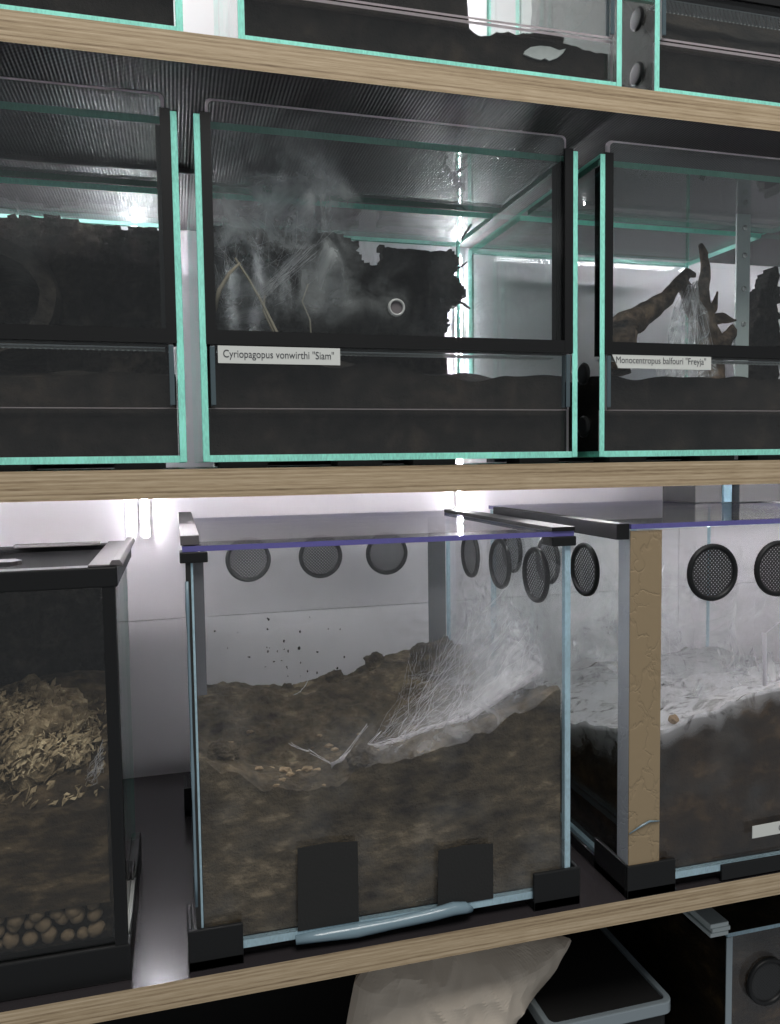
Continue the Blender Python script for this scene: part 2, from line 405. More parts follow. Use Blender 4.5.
    def blob(s, c, r, amp=.25, freq=2, sub=3, m=0, seed=0):
        bm = bmesh.new(); bmesh.ops.create_icosphere(bm, subdivisions=sub, radius=1)
        vs = []
        for v in bm.verts:
            k = 1 + amp * (noise.noise(v.co * freq + Vector((seed, 0, 0))) + .5 * noise.noise(v.co * freq * 3 + Vector((seed, 5, 0))))
            vs.append((c[0] + v.co.x * r[0] * k, c[1] + v.co.y * r[1] * k, c[2] + v.co.z * r[2] * k))
        fs = [[v.index for v in f.verts] for f in bm.faces]; bm.free()
        return s.add(vs, fs, m)
    def build(s, name, mats, parent=None, smooth=False, bevel=0, loc=None, fade=None):
        if isinstance(mats, str): mats = [mats]
        org = ORIGIN[parent.name] if parent else Vector(loc if loc else (0, 0, 0))
        me = bpy.data.meshes.new(name)
        me.from_pydata([tuple(Vector(v) - org) for v in s.v], [], s.f)
        for k in mats: me.materials.append(M[k])
        me.polygons.foreach_set('material_index', s.m)
        if smooth: me.polygons.foreach_set('use_smooth', [True] * len(s.f))
        if fade is not None:
            at = me.attributes.new('fade', 'FLOAT', 'POINT'); at.data.foreach_set('value', fade)
        me.update()
        bm = bmesh.new(); bm.from_mesh(me); bmesh.ops.recalc_face_normals(bm, faces=bm.faces); bm.to_mesh(me); bm.free()
        o = bpy.data.objects.new(name, me); COL.objects.link(o)
        if parent: o.parent = parent
        else: o.location = org
        ORIGIN[o.name] = org
        if bevel:
            b = o.modifiers.new('bevel', 'BEVEL'); b.width = bevel; b.segments = 2; b.limit_method = 'ANGLE'
        return o

def text(name, body, x, z, y, width, matk, parent, height=None):
    cu = bpy.data.curves.new(name, 'FONT'); cu.body = body; cu.size = 1; cu.extrude = 0
    tmp = bpy.data.objects.new('tmp', cu); COL.objects.link(tmp)
    dg = bpy.context.evaluated_depsgraph_get()
    me = bpy.data.meshes.new_from_object(tmp.evaluated_get(dg))
    bpy.data.objects.remove(tmp)
    xs = [v.co.x for v in me.vertices]; w = max(xs) - min(xs)
    sc = width / w; hs = sc if height is None else height
    x0 = min(xs); org = ORIGIN[parent.name]
    for v in me.vertices:
        v.co = Vector((x + (v.co.x - x0) * sc, y, z + v.co.y * hs)) - org
    me.name = name; me.materials.clear(); me.materials.append(M[matk])
    o = bpy.data.objects.new(name, me); COL.objects.link(o); o.parent = parent
    ORIGIN[o.name] = org
    return o

# ------------------------------------------------------------------ setting
D = .396            # wall behind the shelves
ZB, ZC, T = 0.0, -.3673, .0201
ZA = .2938          # top faces of the three boards seen
ZD = -.735          # lowest board, below the frame
mb = MB()           # white melamine sheets butted with hairline seams
xs = [-1.2, -.1224, .62, 1.5]; zs = [-.395, -.18, .34, 1.0]
for i in range(3):
    for j in range(3):
        mb.box(xs[i] + .0004, xs[i + 1] - .0004, D, D + .016, zs[j] + .0004, zs[j + 1] - .0004)
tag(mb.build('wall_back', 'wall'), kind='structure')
tag(MB().box(-1.2, 1.5, D, D + .016, -1.2, -.396).build('wall_back_lower', 'wall_low'), kind='structure')  # black colour puts the darkness of the lowest bay into the wall

def shelf(z, label):
    mb = MB()
    x0, x1, y0, y1 = -1.1, 1.4, 0, D - .001
    mb.box(x0, x1, y0, y1, z - T, z, 0, 'y')
    # the film faces: top smooth, bottom with the mesh imprint
    mb.m[4] = 2; mb.m[5] = 1; mb.m[0] = mb.m[1] = 0; mb.m[2] = mb.m[3] = 0
    o = mb.build('plywood_shelf', ['ply', 'film', 'filmmesh'], loc=(0, 0, z - T))
    return tag(o, label, 'shelf', 'plywood shelf boards')
shelf(ZA, 'top plywood shelf board with dark mesh-patterned underside')
shelf(ZB, 'middle plywood shelf board under the green-edged glass terrariums')
shelf(ZC, 'lowest visible plywood shelf board under the large square tanks')
shelf(ZD, 'plywood shelf board at the very bottom carrying the dark tanks')

def led(x, z0, z1, label):
    t = MB().box(x - .005, x + .005, D - .0022, D - .0002, z0, z1).build('led_strip', 'tape_white', loc=(x, D - .001, z0))
    tag(t, label, 'light strip', 'vertical LED strips on the wall')
    mb = MB(); z = z0 + .008
    while z < z1 - .003:
        mb.box(x - .0027, x + .0027, D - .0038, D - .0023, z - .0027, z + .0027); z += .0165
    mb.build('light_diodes', 'led', t)
for x, w in ((-.1, 'near the gap between left and middle tanks'), (.291, 'behind the right edge of the middle tanks')):
    led(x, .2945, .62, 'LED strip of the top row ' + w)
    led(x, .001, .2732, 'tall LED strip of the middle row ' + w)
    led(x, -.082, -.0206, 'short LED strip end below the middle shelf ' + w)

def led_bar(z, y, x0, x1, label, lit='led_bar'):
    t = MB().box(x0, x1, y, y + .0012, z - .0036, z).box(x0, x1, y + .0012, y + .005, z - .0040, z - .0036).build('light_bar', 'grey_plastic', loc=((x0 + x1) / 2, y, z - .0040))
    tag(t, label, 'light bar', 'light bars under the shelves')
    MB().box(x0, x1, y + .0014, y + .003, z - .0034, z - .0008).build('diode_row', lit, t)
led_bar(ZA - T - .0001, .196, -.9, -.022, 'slim grey light bar under the top shelf above the left terrarium')
led_bar(ZA - T - .0001, .196, .36, 1.2, 'added fill light bar under the top shelf above the driftwood terrarium', 'added_bar_dim')  # bar added to brighten the wall behind the driftwood tank
led_bar(ZB - T - .0001, .115, -.9, 1.2, 'slim grey light bar under the middle shelf facing the wall', 'led_bar_wall')
t = MB().box(-.5, 1.0, .098, .108, ZB - T - .0012, ZB - T - .0001).build('led_and_fill_tape', 'tape_white', loc=(.1, .103, ZB - T - .0012))  # unseen tape added to brighten the bay below the middle shelf
tag(t, 'added fill light tape, unseen under the middle shelf, facing down', 'light strip')
MB().box(-.5, 1.0, .1015, .1045, ZB - T - .0019, ZB - T - .0013).build('diode_row', 'led_and_fill_tape', t)

# ------------------------------------------------------------------ front-opening glass terrariums
def rounded_door(x0, x1, z0, z1, r=.004):
    p = [(x0, z0), (x1, z0)]
    for cx, a0 in ((x1 - r, 0), (x0 + r, PI / 2)):
        for k in range(6):
            a = a0 + k * PI / 10; p.append((cx + r * math.cos(a), z1 - r + r * math.sin(a)))
    return p

def terrarium(x0, x1, z0, label, y1=.2914, h=.245, name_label=None, knob=False, side_vents=False, line=.039, zbase=0):
    y0 = .0196; z1 = z0 + h; g = .005
    t = thing('glass_terrarium', label, 'terrarium', ((x0 + x1) / 2, y0, z0 - .0041), 'front-opening glass terrariums')
    E = ['glass', 'edge']
    for a, b in ((x0, x0 + g), (x1 - g, x1)):
        MB().box(a, b, y0, y1, z0, z1, 0, 'x').build('side_pane', E, t, bevel=.0006)
    MB().box(x0 + g, x1 - g, y0 + .0004, y1, z0, z0 + g, 0, 'z').build('base_pane', E, t)
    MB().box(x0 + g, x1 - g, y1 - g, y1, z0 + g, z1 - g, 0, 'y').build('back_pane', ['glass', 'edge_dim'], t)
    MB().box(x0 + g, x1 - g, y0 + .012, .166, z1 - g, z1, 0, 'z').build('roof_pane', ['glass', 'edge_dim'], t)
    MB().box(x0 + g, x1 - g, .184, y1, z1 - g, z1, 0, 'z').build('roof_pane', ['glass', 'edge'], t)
    MB().box(x0 + g, x1 - g, .160, .190, z1 + .0002, z1 + .0012).build('vent_strip', 'perf', t)
    zr = z0 + .0845                                   # underside of the black crossbar
    # black door channels: two-step uprights and the crossbar between them
    for a, b, s in ((x0 + .0046, x0 + .0118, 1), (x1 - .0118, x1 - .0046, -1)):
        mb = MB().box(a, b, y0 - .0006, y0 + .0025, zr, z1 + .0012)
        wid = .003
        q = (b, b + wid * .6) if s > 0 else (a - wid, a)
        mb.box(a, b, y0 + .0075, y0 + .0165, zr, z1 - .006)
        mb.box(*(q if s < 0 else (a, b + .0006)), y0 + .0078, y0 + .0165, zr, z1 - .008)
        mb.box(*((a, a + .0015) if s > 0 else (b - .0015, b)), y0 + .0025, y0 + .0075, zr, z1)
        mb.build('door_channel', 'black', t)
    mb = MB().box(x0 + .0118, x1 - .0118, y0 - .0004, y0 + .0022, zr, zr + .0102)
    mb.box(x0 + .0118, x1 - .0118, y0 + .0022, y0 + .0165, zr, zr + .0035)
    mb.box(x0 + .0118, x1 - .0118, y0 + .0078, y0 + .0165, zr + .0035, zr + .009)
    mb.build('crossbar', 'black', t)
    P = rounded_door(x0 + .0085, x1 - .0085, zr + .004, z0 + .2579); Q = rounded_door(x0 + .0105, x1 - .0105, zr + .004, z0 + .2558)
    n = len(P)
    d = MB().add([(a, y0 + .003, b) for a, b in Q] + [(a, y0 + .0044, b) for a, b in P] + [(a, y0 + .0072, b) for a, b in P],
                 [tuple(range(n)), tuple(range(3 * n - 1, 2 * n - 1, -1))] + [(k * n + i, k * n + n + i, k * n + n + (i + 1) % n, k * n + (i + 1) % n) for k in (0, 1) for i in range(n)],
                 [0, 0] + [1] * (2 * n)).build('front_door', ['glass_door', 'edge_clear'], t)
    if knob:
        MB().lathe((.1026, y0 + .0026, z0 + .116), 'y', [(.0050, 0), (.0050, -.0022), (.0055, -.0028), (.0064, -.0026), (.0067, 0)], 28, cap=False).build('finger_ring', 'knob', d, smooth=True)
        MB().lathe((.1026, y0 + .0028, z0 + .116), 'y', [(.0050, 0), (.0050, -.0008)], 28).build('finger_disc', 'grey_plastic', d)
    zl = z0 + line
    MB().box(x0 + g, x1 - g, y0 + .006, y0 + .010, z0 + g, zl, 0, 'y').build('lower_front_pane', ['glass', 'edge_clear'], t)
    u = MB().box(x0 + .0075, x1 - .0075, y0 + .001, y0 + .004, zl, zr, 0, 'y').build('middle_front_pane', ['glass', 'edge_clear'], t)
    for a in (x0 + .0070, x1 - .0105):
        mb = MB().box(a, a + .0035, y0 - .0004, y0 + .0009, zl + .002, zr - .0012).box(a, a + .0015, y0 + .0042, y0 + .008, zl + .002, zr - .0012)
        mb.build('plastic_channel', 'channel', t, bevel=.0004)
    MB().box(x0 + .013, x1 - .013, y0 + .012, y0 + .028, zr - .0022, zr - .0012).build('front_vent_strip', 'perf', t)
    if name_label:
        body, a, b, c, e, tilt = name_label
        c += z0 - .0045; e += z0 - .0045
        l = MB().prism([(a + tilt, c), (b, c), (b, e), (a, e)], y0 - .0002, y0 + .0006).build('name_label', 'paper', t)
        l['label'] = 'white paper strip with printed grey text'
        text('printed_text', body, a + .0038, c + .0042, y0 - .0004, (b - a) * .905, 'ink', l, height=.0078)
    if side_vents:
        for z in (.071, .026):
            MB().lathe((x0, y0 + .024, z0 + z), 'x', [(.009, .0), (.0095, -.0015), (.008, -.0028), (.005, -.003)], 24).build('side_vent', 'black', t, smooth=False)
    for a in (x0 + .012, x0 + .1, x1 - .14, x1 - .05):
        MB().box(a, a + .035, y0 + .004, y0 + .03, z0 - .0041, z0 - .0001).build('foot_pad', 'black_matt', t)
    MB().box(x0 + .02, x1 - .02, y1 - .03, y1 - .005, z0 - .0041, z0 - .0001).build('foot_pad', 'black_matt', t)
    return t

terrarium(-.3555, -.0556, .0046, 'glass terrarium on the middle shelf cut off by the left edge with dark cork inside')
terrarium(-.0446, .2553, .0046, 'middle shelf glass terrarium with smoky webbing and a clear finger ring on its door', name_label=('Cyriopagopus vonwirthi "Siam"', -.032, .0577, .0757, .0882, 0), knob=True)
terrarium(.2751, .575, .0046, 'glass terrarium on the middle shelf holding a branched piece of driftwood', y1=.318, name_label=('Monocentropus balfouri "Freyja"', .2865, .3819, .0778, .0889, .006), side_vents=True)
terrarium(-.3495, -.0495, .3020, 'glass terrarium on the top shelf at the left, only its lower right corner in view', line=.035)
terrarium(-.0120, .2945, .3020, 'middle glass terrarium on the top shelf with a pale leaf-shaped soil gap low in it', line=.040)
terrarium(.3243, .625, .3020, 'glass terrarium on the top shelf at the right with perforated metal strip', line=.045, side_vents=True)

def nz3(x, y, f, s=0): return noise.noise((x * f, y * f, s))
def soil(x0, x1, y0, y1, z0, h, mat, label, nx=70, ny=50):
    o = MB().block(x0, x1, y0, y1, z0, h, nx, ny).build('substrate', mat, smooth=False, loc=((x0 + x1) / 2, (y0 + y1) / 2, z0))
    return tag(o, label, 'soil', kind='stuff')

# --- contents, middle shelf
soil(-.3495, -.0616, .0315, .2855, .0098, lambda x, y: .066 + .02 * (y / .3) + .008 * nz3(x, y, 25), 'soil_dark', 'dark soil filling the base of the left middle-shelf terrarium')
soil(-.0386, .2493, .0315, .2855, .0098, lambda x, y: .066 + .03 * (y / .3) + .010 * min(1, max(0, (.16 - x) / .08)) + .009 * nz3(x, y, 25), 'soil_dark', 'dark soil filling the base of the smoky webbed terrarium')
soil(.2811, .569, .0315, .312, .0098, lambda x, y: .0722 + .02 * max(0, y - .03) + .006 * nz3(x, y, 30), 'soil_dark', 'dark soil under the driftwood in the right middle-shelf terrarium')

bark = MB().slab([(-.037, .08), (-.037, .2425), (0, .2415), (.03, .2425), (.06, .244), (.1, .243), (.125, .238), (.131, .236), (.129, .228), (.134, .219), (.141, .213), (.152, .2125), (.157, .221), (.156, .229), (.152, .234), (.165, .2305), (.2, .231), (.236, .233), (.243, .222), (.239, .207), (.252, .187), (.244, .178), (.23, .168), (.231, .150), (.225, .14), (.232, .08)], .262, .013, .0028, .005)
tag(bark.build('cork_bark', 'cork', loc=(.1, .268, .08)), 'dark torn cork panel at the back of the smoky webbed terrarium', 'cork bark')
bk = MB().slab([(-.34, .07), (-.34, .241), (-.22, .239), (-.19, .241), (-.165, .243), (-.145, .239), (-.128, .2365), (-.1, .238), (-.078, .239), (-.068, .232), (-.0635, .228), (-.0635, .07)], .265, .012, .0035, .005)
tag(bk.build('cork_bark', 'cork', loc=(-.2, .27, .07)), 'dark cork panel across the back of the left middle-shelf terrarium', 'cork bark')
# cork tube lying in the left terrarium, its round dark mouth to the front
mb = MB()
def tubepipe(c, r0, r1, ln, tilt):
    def f(u, v, r):
        a = u * 2 * PI; k = 1 + .08 * noise.noise((math.cos(a) * 2, math.sin(a) * 2, v * 4)) + .04 * noise.noise((a * 6, v * 20, 2))
        return (c[0] + r * k * math.cos(a) + tilt * v * ln, c[1] + v * ln, c[2] + r * k * math.sin(a))
    mb.grid(lambda u, v: f(u, v, r1), 40, 14); mb.grid(lambda u, v: f(u, v, r0), 40, 14)
    mb.grid(lambda u, v: f(u, 0, r0 + (r1 - r0) * v), 40, 1); mb.grid(lambda u, v: f(u, 1, r0 + (r1 - r0) * v), 40, 1)
tubepipe((-.192, .10, .134), .031, .043, .11, 0)
tag(mb.build('cork_tube', 'cork', smooth=True, loc=(-.192, .15, .09)), 'round cork tube with dark mouth in the left middle-shelf terrarium', 'cork bark')
tag(MB().slab([(-.165, .078), (-.165, .17), (-.15, .178), (-.125, .176), (-.1, .172), (-.075, .17), (-.068, .16), (-.068, .078)], .15, .03, .004, .008).build('cork_block', 'cork', loc=(-.115, .165, .078)), 'brownish cork block right of the round cork tube', 'cork bark')
mb = MB().slab([(-.2, .052), (-.2, .088), (-.17, .092), (-.146, .09), (-.135, .078), (-.128, .06), (-.128, .052)], .0345, .012, .0035, .004)
# twigs and stems in the webbed tank
def stick(pts, r, mat, label, name='twig', n=7):
    o = MB().tube(pts, r, n, wob=.25).build(name, mat, smooth=True, loc=pts[0])
    return tag(o, label, 'twig', 'loose twigs in the webbed terrarium')
stick([(-.0149, .06, .161), (-.005, .058, .145), (.004, .056, .128), (.0155, .055, .104), (.018, .055, .06)], [.0008, .001, .0011, .0013, .001], 'twig', 'slanting pale twig at the left inside the smoky webbed terrarium')
stick([(.0075, .062, .134), (.006, .062, .122), (.013, .06, .106), (.016, .06, .062)], [.0006, .0008, .0008, .0007], 'twig', 'thin crooked stem right of the slanting pale twig')
stick([(.043, .07, .146), (.038, .07, .132), (.044, .07, .118), (.047, .07, .062)], .0007, 'twig', 'thin curved stem in the middle of the smoky webbing')
stick([(-.032, .05, .118), (-.028, .05, .134), (-.02, .05, .147), (-.012, .05, .155)], [.0016, .002, .0013, .0008], 'twig', 'knotty stem against the left pane below the webbing')
stick([(.247, .235, .253), (.237, .238, .238)], [.0016, .0008], 'twig_dark', 'short dark splinter high in the back right corner of the webbed terrarium')
stick([(.236, .255, .178), (.245, .25, .172), (.251, .25, .168)], [.0016, .0016, .001], 'twig_dark', 'short dark twig sticking out of the right rim of the torn cork panel')
stick([(.236, .255, .211), (.242, .25, .213), (.248, .25, .218)], [.0012, .0013, .0008], 'twig_dark', 'short dark twig at the upper right corner of the torn cork panel')

# smoky web in the middle terrarium
def webgrid(fn, nu, nv, mat, fadefn, mb=None, fades=None):
    mb.grid(fn, nu, nv)
    fades += [fadefn(i / nu, j / nv) for i in range(nu + 1) for j in range(nv + 1)]
def bell(u, lo=0.0, p=1.0): return max(0, math.sin(PI * min(1, max(0, u)))) ** p
mb = MB(); fd = []
for k, (cx, cz, wx, wz, yy, s) in enumerate(((.02, .185, .115, .15, .06, 1), (.045, .19, .09, .14, .10, 2), (-.005, .175, .075, .16, .14, 3), (.06, .175, .06, .13, .045, 4), (.02, .16, .12, .12, .2, 5), (.12, .155, .12, .1, .08, 6))):
    a = (1, 1, .9, .9, .8, .3)[k]
    webgrid(lambda u, v: (max(-.036, cx + (u - .5) * wx), yy + .03 * noise.noise((u * 3, v * 3, s)) + .03 * (u - .5), cz + (v - .5) * wz), 26, 26, None,
            lambda u, v: a * bell(u, p=.8) * bell(v, p=.8), mb, fd)
n0 = len(mb.v)
def strand(p, q, r, sag=.0, n=5, m=1, jit=.002):
    p, q = Vector(p), Vector(q); pts = []
    for i in range(n + 1):
        t = i / n; c = p.lerp(q, t); c.z -= sag * 4 * t * (1 - t)
        if 0 < i < n: c += Vector((random.uniform(-1, 1), random.uniform(-1, 1), random.uniform(-1, 1))) * jit
        pts.append(c)
    mb.tube(pts, r, 3, m)
for i in range(60):
    a = random.uniform(-.035, .03); strand((a, random.uniform(.05, .12), random.uniform(.12, .2)), (a + random.uniform(.005, .04), random.uniform(.04, .12), random.uniform(.13, .2)), random.uniform(.00004, .0001), .003)
for i in range(22):
    strand((.004, .06, .128 + i * .0006), (.042 + random.uniform(-.004, .008), .06, .165 + random.uniform(-.002, .012)), .00009, .001, 5, 1, .001)
fd += [1.0] * (len(mb.v) - n0)
tag(mb.build('spider_web', ['web_smoke', 'strand'], smooth=True, loc=(.02, .09, .1), fade=fd), 'smoky white spider web filling the left half of the webbed terrarium', 'spider web')

# driftwood in the right terrarium
mb = MB()
def wob(pts, n=5):
    P = [Vector(p) for p in pts]; out = []
    for a, b in zip(P, P[1:]):
        for i in range(n):
            c = a.lerp(b, i / n); out.append(c + noise.noise_vector(c * 40) * .002)
    return out + [P[-1]]
def limb(pts, rad, n=5):
    w = wob(pts, n + 5); rr = []; n = n + 5
    for i in range(len(w)):
        t = i / n; k = min(int(t), len(rad) - 2); rr.append(rad[k] + (rad[k + 1] - rad[k]) * (t - k))
    mb.tube(w, rr, 16, 0, .3)
limb([(.342, .10, .085), (.350, .105, .126), (.375, .115, .141), (.405, .12, .158), (.424, .12, .179)], [.012, .0135, .012, .008, .005])
limb([(.423, .12, .177), (.431, .12, .1865), (.440, .12, .1835)], [.006, .0045, .002])
limb([(.424, .12, .176), (.434, .12, .162), (.447, .12, .146), (.457, .125, .125), (.462, .125, .075)], [.005, .009, .012, .013, .013])
limb([(.448, .12, .15), (.4475, .12, .170), (.450, .12, .186), (.448, .12, .205), (.4445, .12, .213)], [.007, .006, .0052, .004, .0025])
limb([(.452, .12, .140), (.459, .118, .150), (.4635, .118, .168)], [.005, .0035, .001])
limb([(.455, .12, .138), (.470, .118, .142), (.486, .118, .1405)], [.007, .005, .001])
limb([(.458, .12, .12), (.474, .12, .118), (.482, .12, .126), (.486, .12, .134)], [.008, .007, .006, .004])
tag(mb.build('driftwood', 'drift', smooth=True, loc=(.42, .12, .08)), 'branched brown driftwood standing in the right middle-shelf terrarium', 'driftwood')
# tented web under the driftwood
mb = MB(); fd = []
A, Bp, C = Vector((.424, .105, .172)), Vector((.383, .085, .079)), Vector((.436, .085, .079))
for k in range(3):
    webgrid(lambda u, v: A.lerp(Bp.lerp(C, v), u) + Vector((0, .012 * k - .008 + .012 * noise.noise((u * 4, v * 4, k)), .002 * noise.noise((u * 9, v * 9, k)))), 16, 20, None, lambda u, v: .5, mb, fd)
n0 = len(mb.v)
for i in range(30): strand(A + Vector((random.uniform(-.004, .004), 0, -.002)), Bp.lerp(C, random.random()) + Vector((0, random.uniform(-.015, .02), random.uniform(0, .02))), random.uniform(.00004, .0001), 0)
fd += [1.0] * (len(mb.v) - n0)
tag(mb.build('spider_web', ['web_sheet', 'strand'], smooth=True, loc=(.41, .09, .08), fade=fd), 'white tent of spider web below the driftwood', 'spider web')
tag(MB().slab([(.527, .07), (.53, .13), (.538, .15), (.542, .178), (.552, .19), (.56, .205), (.567, .206), (.567, .07)], .15, .02, .0035, .006).build('cork_slab', 'cork', loc=(.55, .16, .07)), 'dark cork slab beside the right edge of the picture near the driftwood', 'cork bark')
t = MB().box(.4855, .5015, .118, .1205, .0735, .268 - .022).build('reflected_post', 'alu', bevel=.0004, loc=(.494, .119, .0735))  # solid strip standing in for a post reflected in the front glass
tag(t, 'strip with screws right of the driftwood, standing in for a reflected post', 'reflection')
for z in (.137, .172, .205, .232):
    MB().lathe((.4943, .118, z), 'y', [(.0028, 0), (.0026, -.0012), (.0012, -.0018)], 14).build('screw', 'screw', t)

# --- contents, top shelf
soil(-.3435, -.0555, .0315, .2855, .3072, lambda x, y: .342 + .005 * nz3(x, y, 25), 'soil_dark', 'dark soil in the left terrarium on the top shelf')
soil(-.006, .2885, .0315, .2855, .3072, lambda x, y: .3385 + .07 * (1 - min(1, max(0, (x + .008 * nz3(x, y, 90, 5) - .158) / .010))) + .008 * nz3(x, y, 40) + .004 * nz3(x, y, 120), 'soil_dark', 'dark soil in the middle terrarium on the top shelf', 90, 50)
soil(.3303, .619, .0315, .2855, .3072, lambda x, y: .352 + .075 * min(1, max(0, (y - .0315) / .06)) + .008 * nz3(x, y, 25), 'soil_dark', 'dark soil in the right terrarium on the top shelf')
tag(MB().slab([(.333, .40), (.333, .52), (.6, .52), (.6, .40)], .255, .014, .0045, .006).build('cork_bark', 'cork', loc=(.45, .26, .40)), 'grey cork panel at the back of the right terrarium on the top shelf', 'cork bark')
leafpts = [(.2125, .3245), (.214, .3275), (.219, .331), (.227, .333), (.236, .3333), (.244, .3315), (.25, .3335), (.247, .329), (.242, .325), (.235, .322), (.231, .3235), (.228, .3218), (.221, .3225)]
tag(MB().prism(leafpts, .0298, .0312).build('soil_gap_chip', 'soil_gap', bevel=.0004, loc=(.23, .0305, .3218)), 'pale leaf-shaped piece standing in for a soil gap at the front of the middle top-shelf terrarium', 'stone chip')  # flat piece standing in for white wall seen through a soil gap
tag(MB().slab([(.02, .362), (.026, .372), (.035, .378), (.037, .395), (.1, .395), (.098, .381), (.086, .3735), (.06, .371), (.034, .3655), (.027, .361)], .075, .014, .003, .004).build('bark_piece', 'pale', loc=(.06, .08, .361)), 'pale brown bark piece at the top edge in the middle top-shelf terrarium', 'bark')
mb = MB().slab([(.225, .335), (.225, .352), (.236, .357), (.247, .356), (.262, .348), (.272, .339), (.272, .335)], .05, .02, .003, .004)
tag(mb.build('cork_piece', 'cork', loc=(.25, .06, .335)), 'small dark cork piece above the pale leaf-shaped soil gap', 'cork bark')

# ------------------------------------------------------------------ row C
def vent(t, c, axis, r=.0245, sgn=-1, flip=1):
    ring = MB().lathe(c, axis, [(r, 0), (r, sgn * .002), (r - .0008, sgn * .0034), (r - .0026, sgn * .0038), (r - .0042, sgn * .0026), (r - .0046, sgn * .0006)], 44, cap=False).build('vent', 'black', t, smooth=True)
    MB().lathe(c, axis, [(r - .0035, sgn * .0008), (r - .0035, sgn * .0012)], 44).build('vent_mesh', 'vent_y' if axis == 'y' else 'vent_x', ring)

# --- middle cube tank
X0, X1, Y0, Y1 = -.0590, .2440, .0102, .302
g = .005; ZT = -.0590; ZG = -.3520
t = thing('glass_tank', 'large square glass tank with brown soil, white webbing and black corner feet', 'tank', ((X0 + X1) / 2, Y0, ZC), 'large glass tanks')
G = ['glass_low', 'edge_blue']
MB().box(X0 + g, X1 - g, Y0, Y0 + g, ZG, ZT, 0, 'y').build('front_pane', G, t)
MB().box(X0 + g, X1 - g, Y1 - g, Y1, ZG, ZT, 0, 'y').build('back_pane', ['glass', 'edge_blue'], t)
MB().box(X0, X0 + g, Y0, Y1, ZG, ZT, 0, 'x').build('side_pane', ['glass', 'edge_blue'], t)
MB().box(X1 - g, X1, Y0, Y1, ZG, ZT, 0, 'x').build('side_pane', ['glass', 'edge_blue'], t)
MB().box(X0, X1, Y0, Y1, ZG - .006, ZG, 0, 'z').build('base_pane', ['glass', 'edge_blue'], t)
lid = MB().box(-.0611, .2462, .0085, .304, -.0588, -.0548, 0, 'z').build('lid', ['glass', 'edge_violet'], t)
MB().prism([(.226, .0074), (.2462, .0074), (.2462, .29), (.226, .27)], -.0546, -.0512, axis='z').build('lid_strip', 'black', t)
# grey grip rail at the left of the lid
MB().box(-.0622, -.049, .012, .30, -.0546, -.0475).build('lid_rail', 'grey_plastic', t, bevel=.0006)
for a, b in ((-.063, -.0435), (.2262, .2478)):
    MB().box(a, b, .0072, .026, -.0668, -.0590).build('top_corner_clip', 'black', t, bevel=.0008)
def corner(t, x0, x1, y0, y1, z0, z1, out):
    """L-shaped foot wrapped round a bottom corner"""
    mb = MB().box(x0, x1, y0, y0 + .0035, z0, z1).box(*((x0, x0 + .0035) if out < 0 else (x1 - .0035, x1)), y0 + .0035, y1, z0, z1)
    mb.box(x0, x1, y0, y1, z0, z0 + .008)
    return mb.build('corner_foot', 'black', t, bevel=.0008)
corner(t, -.0655, -.0258, .0062, .045, ZC, -.3365, -1)
corner(t, .2093, .2512, .0062, .045, ZC, -.3360, 1)
corner(t, -.0655, -.0258, .27, .3065, ZC, -.3365, -1)
corner(t, .2093, .2512, .27, .3065, ZC, -.3360, 1)
for a, b, c, d in ((.0153, .0628, -.352, -.2872), (.1272, .1748, -.352, -.3052)):
    MB().prism([(a, c), (b, c), (b, d - .001), ((a + b) / 2, d + .0012), (a + .001, d)], Y0 - .0006, Y0 - .0001).build('black_patch', 'black_matt', t)
# thick bead of clear silicone along the bottom edge
mb = MB()
pts = [(.0133, .0085, -.3575), (.03, .0078, -.3572), (.06, .0075, -.3578), (.09, .0075, -.357), (.12, .0075, -.3555), (.14, .007, -.3535), (.150, .0075, -.3545), (.1555, .0085, -.3575)]
mb.tube([Vector(p) for p in pts], [.003, .0042, .0047, .0045, .0045, .005, .0045, .0022], 10, 0, .35)
mb.build('silicone_bead', 'silicone', t, smooth=True)
MB().tube([(-.0585, .0096, -.08 - k * .02) for k in range(13)], [.0011 + .0005 * noise.noise((k * .8, 0, 0)) for k in range(13)], 8, 0, .4).build('silicone_seam', 'silicone', t, smooth=True)
MB().box(-.0592, -.0556, .0093, .0101, -.342, -.0669).build('edge_tape', 'black_matt', t)
MB().box(-.0535, -.0465, Y0 + g + .0002, Y0 + g + .0008, -.165, -.0669).build('edge_tape', 'tape_grey', t)
MB().box(.217, .2382, Y1 + .0002, Y1 + .0012, -.34, -.062).build('edge_tape', 'tape_grey', t)
MB().box(-.054, -.040, Y1 + .0002, Y1 + .0012, -.34, -.062).build('edge_tape', 'tape_grey', t)
for x in (.0097, .0893, .1657): vent(t, (x, Y1 - g, -.1012), 'y')
for y in (.0612, .1400, .2197): vent(t, (X1 - g, y, -.0975), 'x')
MB().lathe((.031, .0101, -.077), 'y', [(.003, 0), (.003, -.0008)], 16)

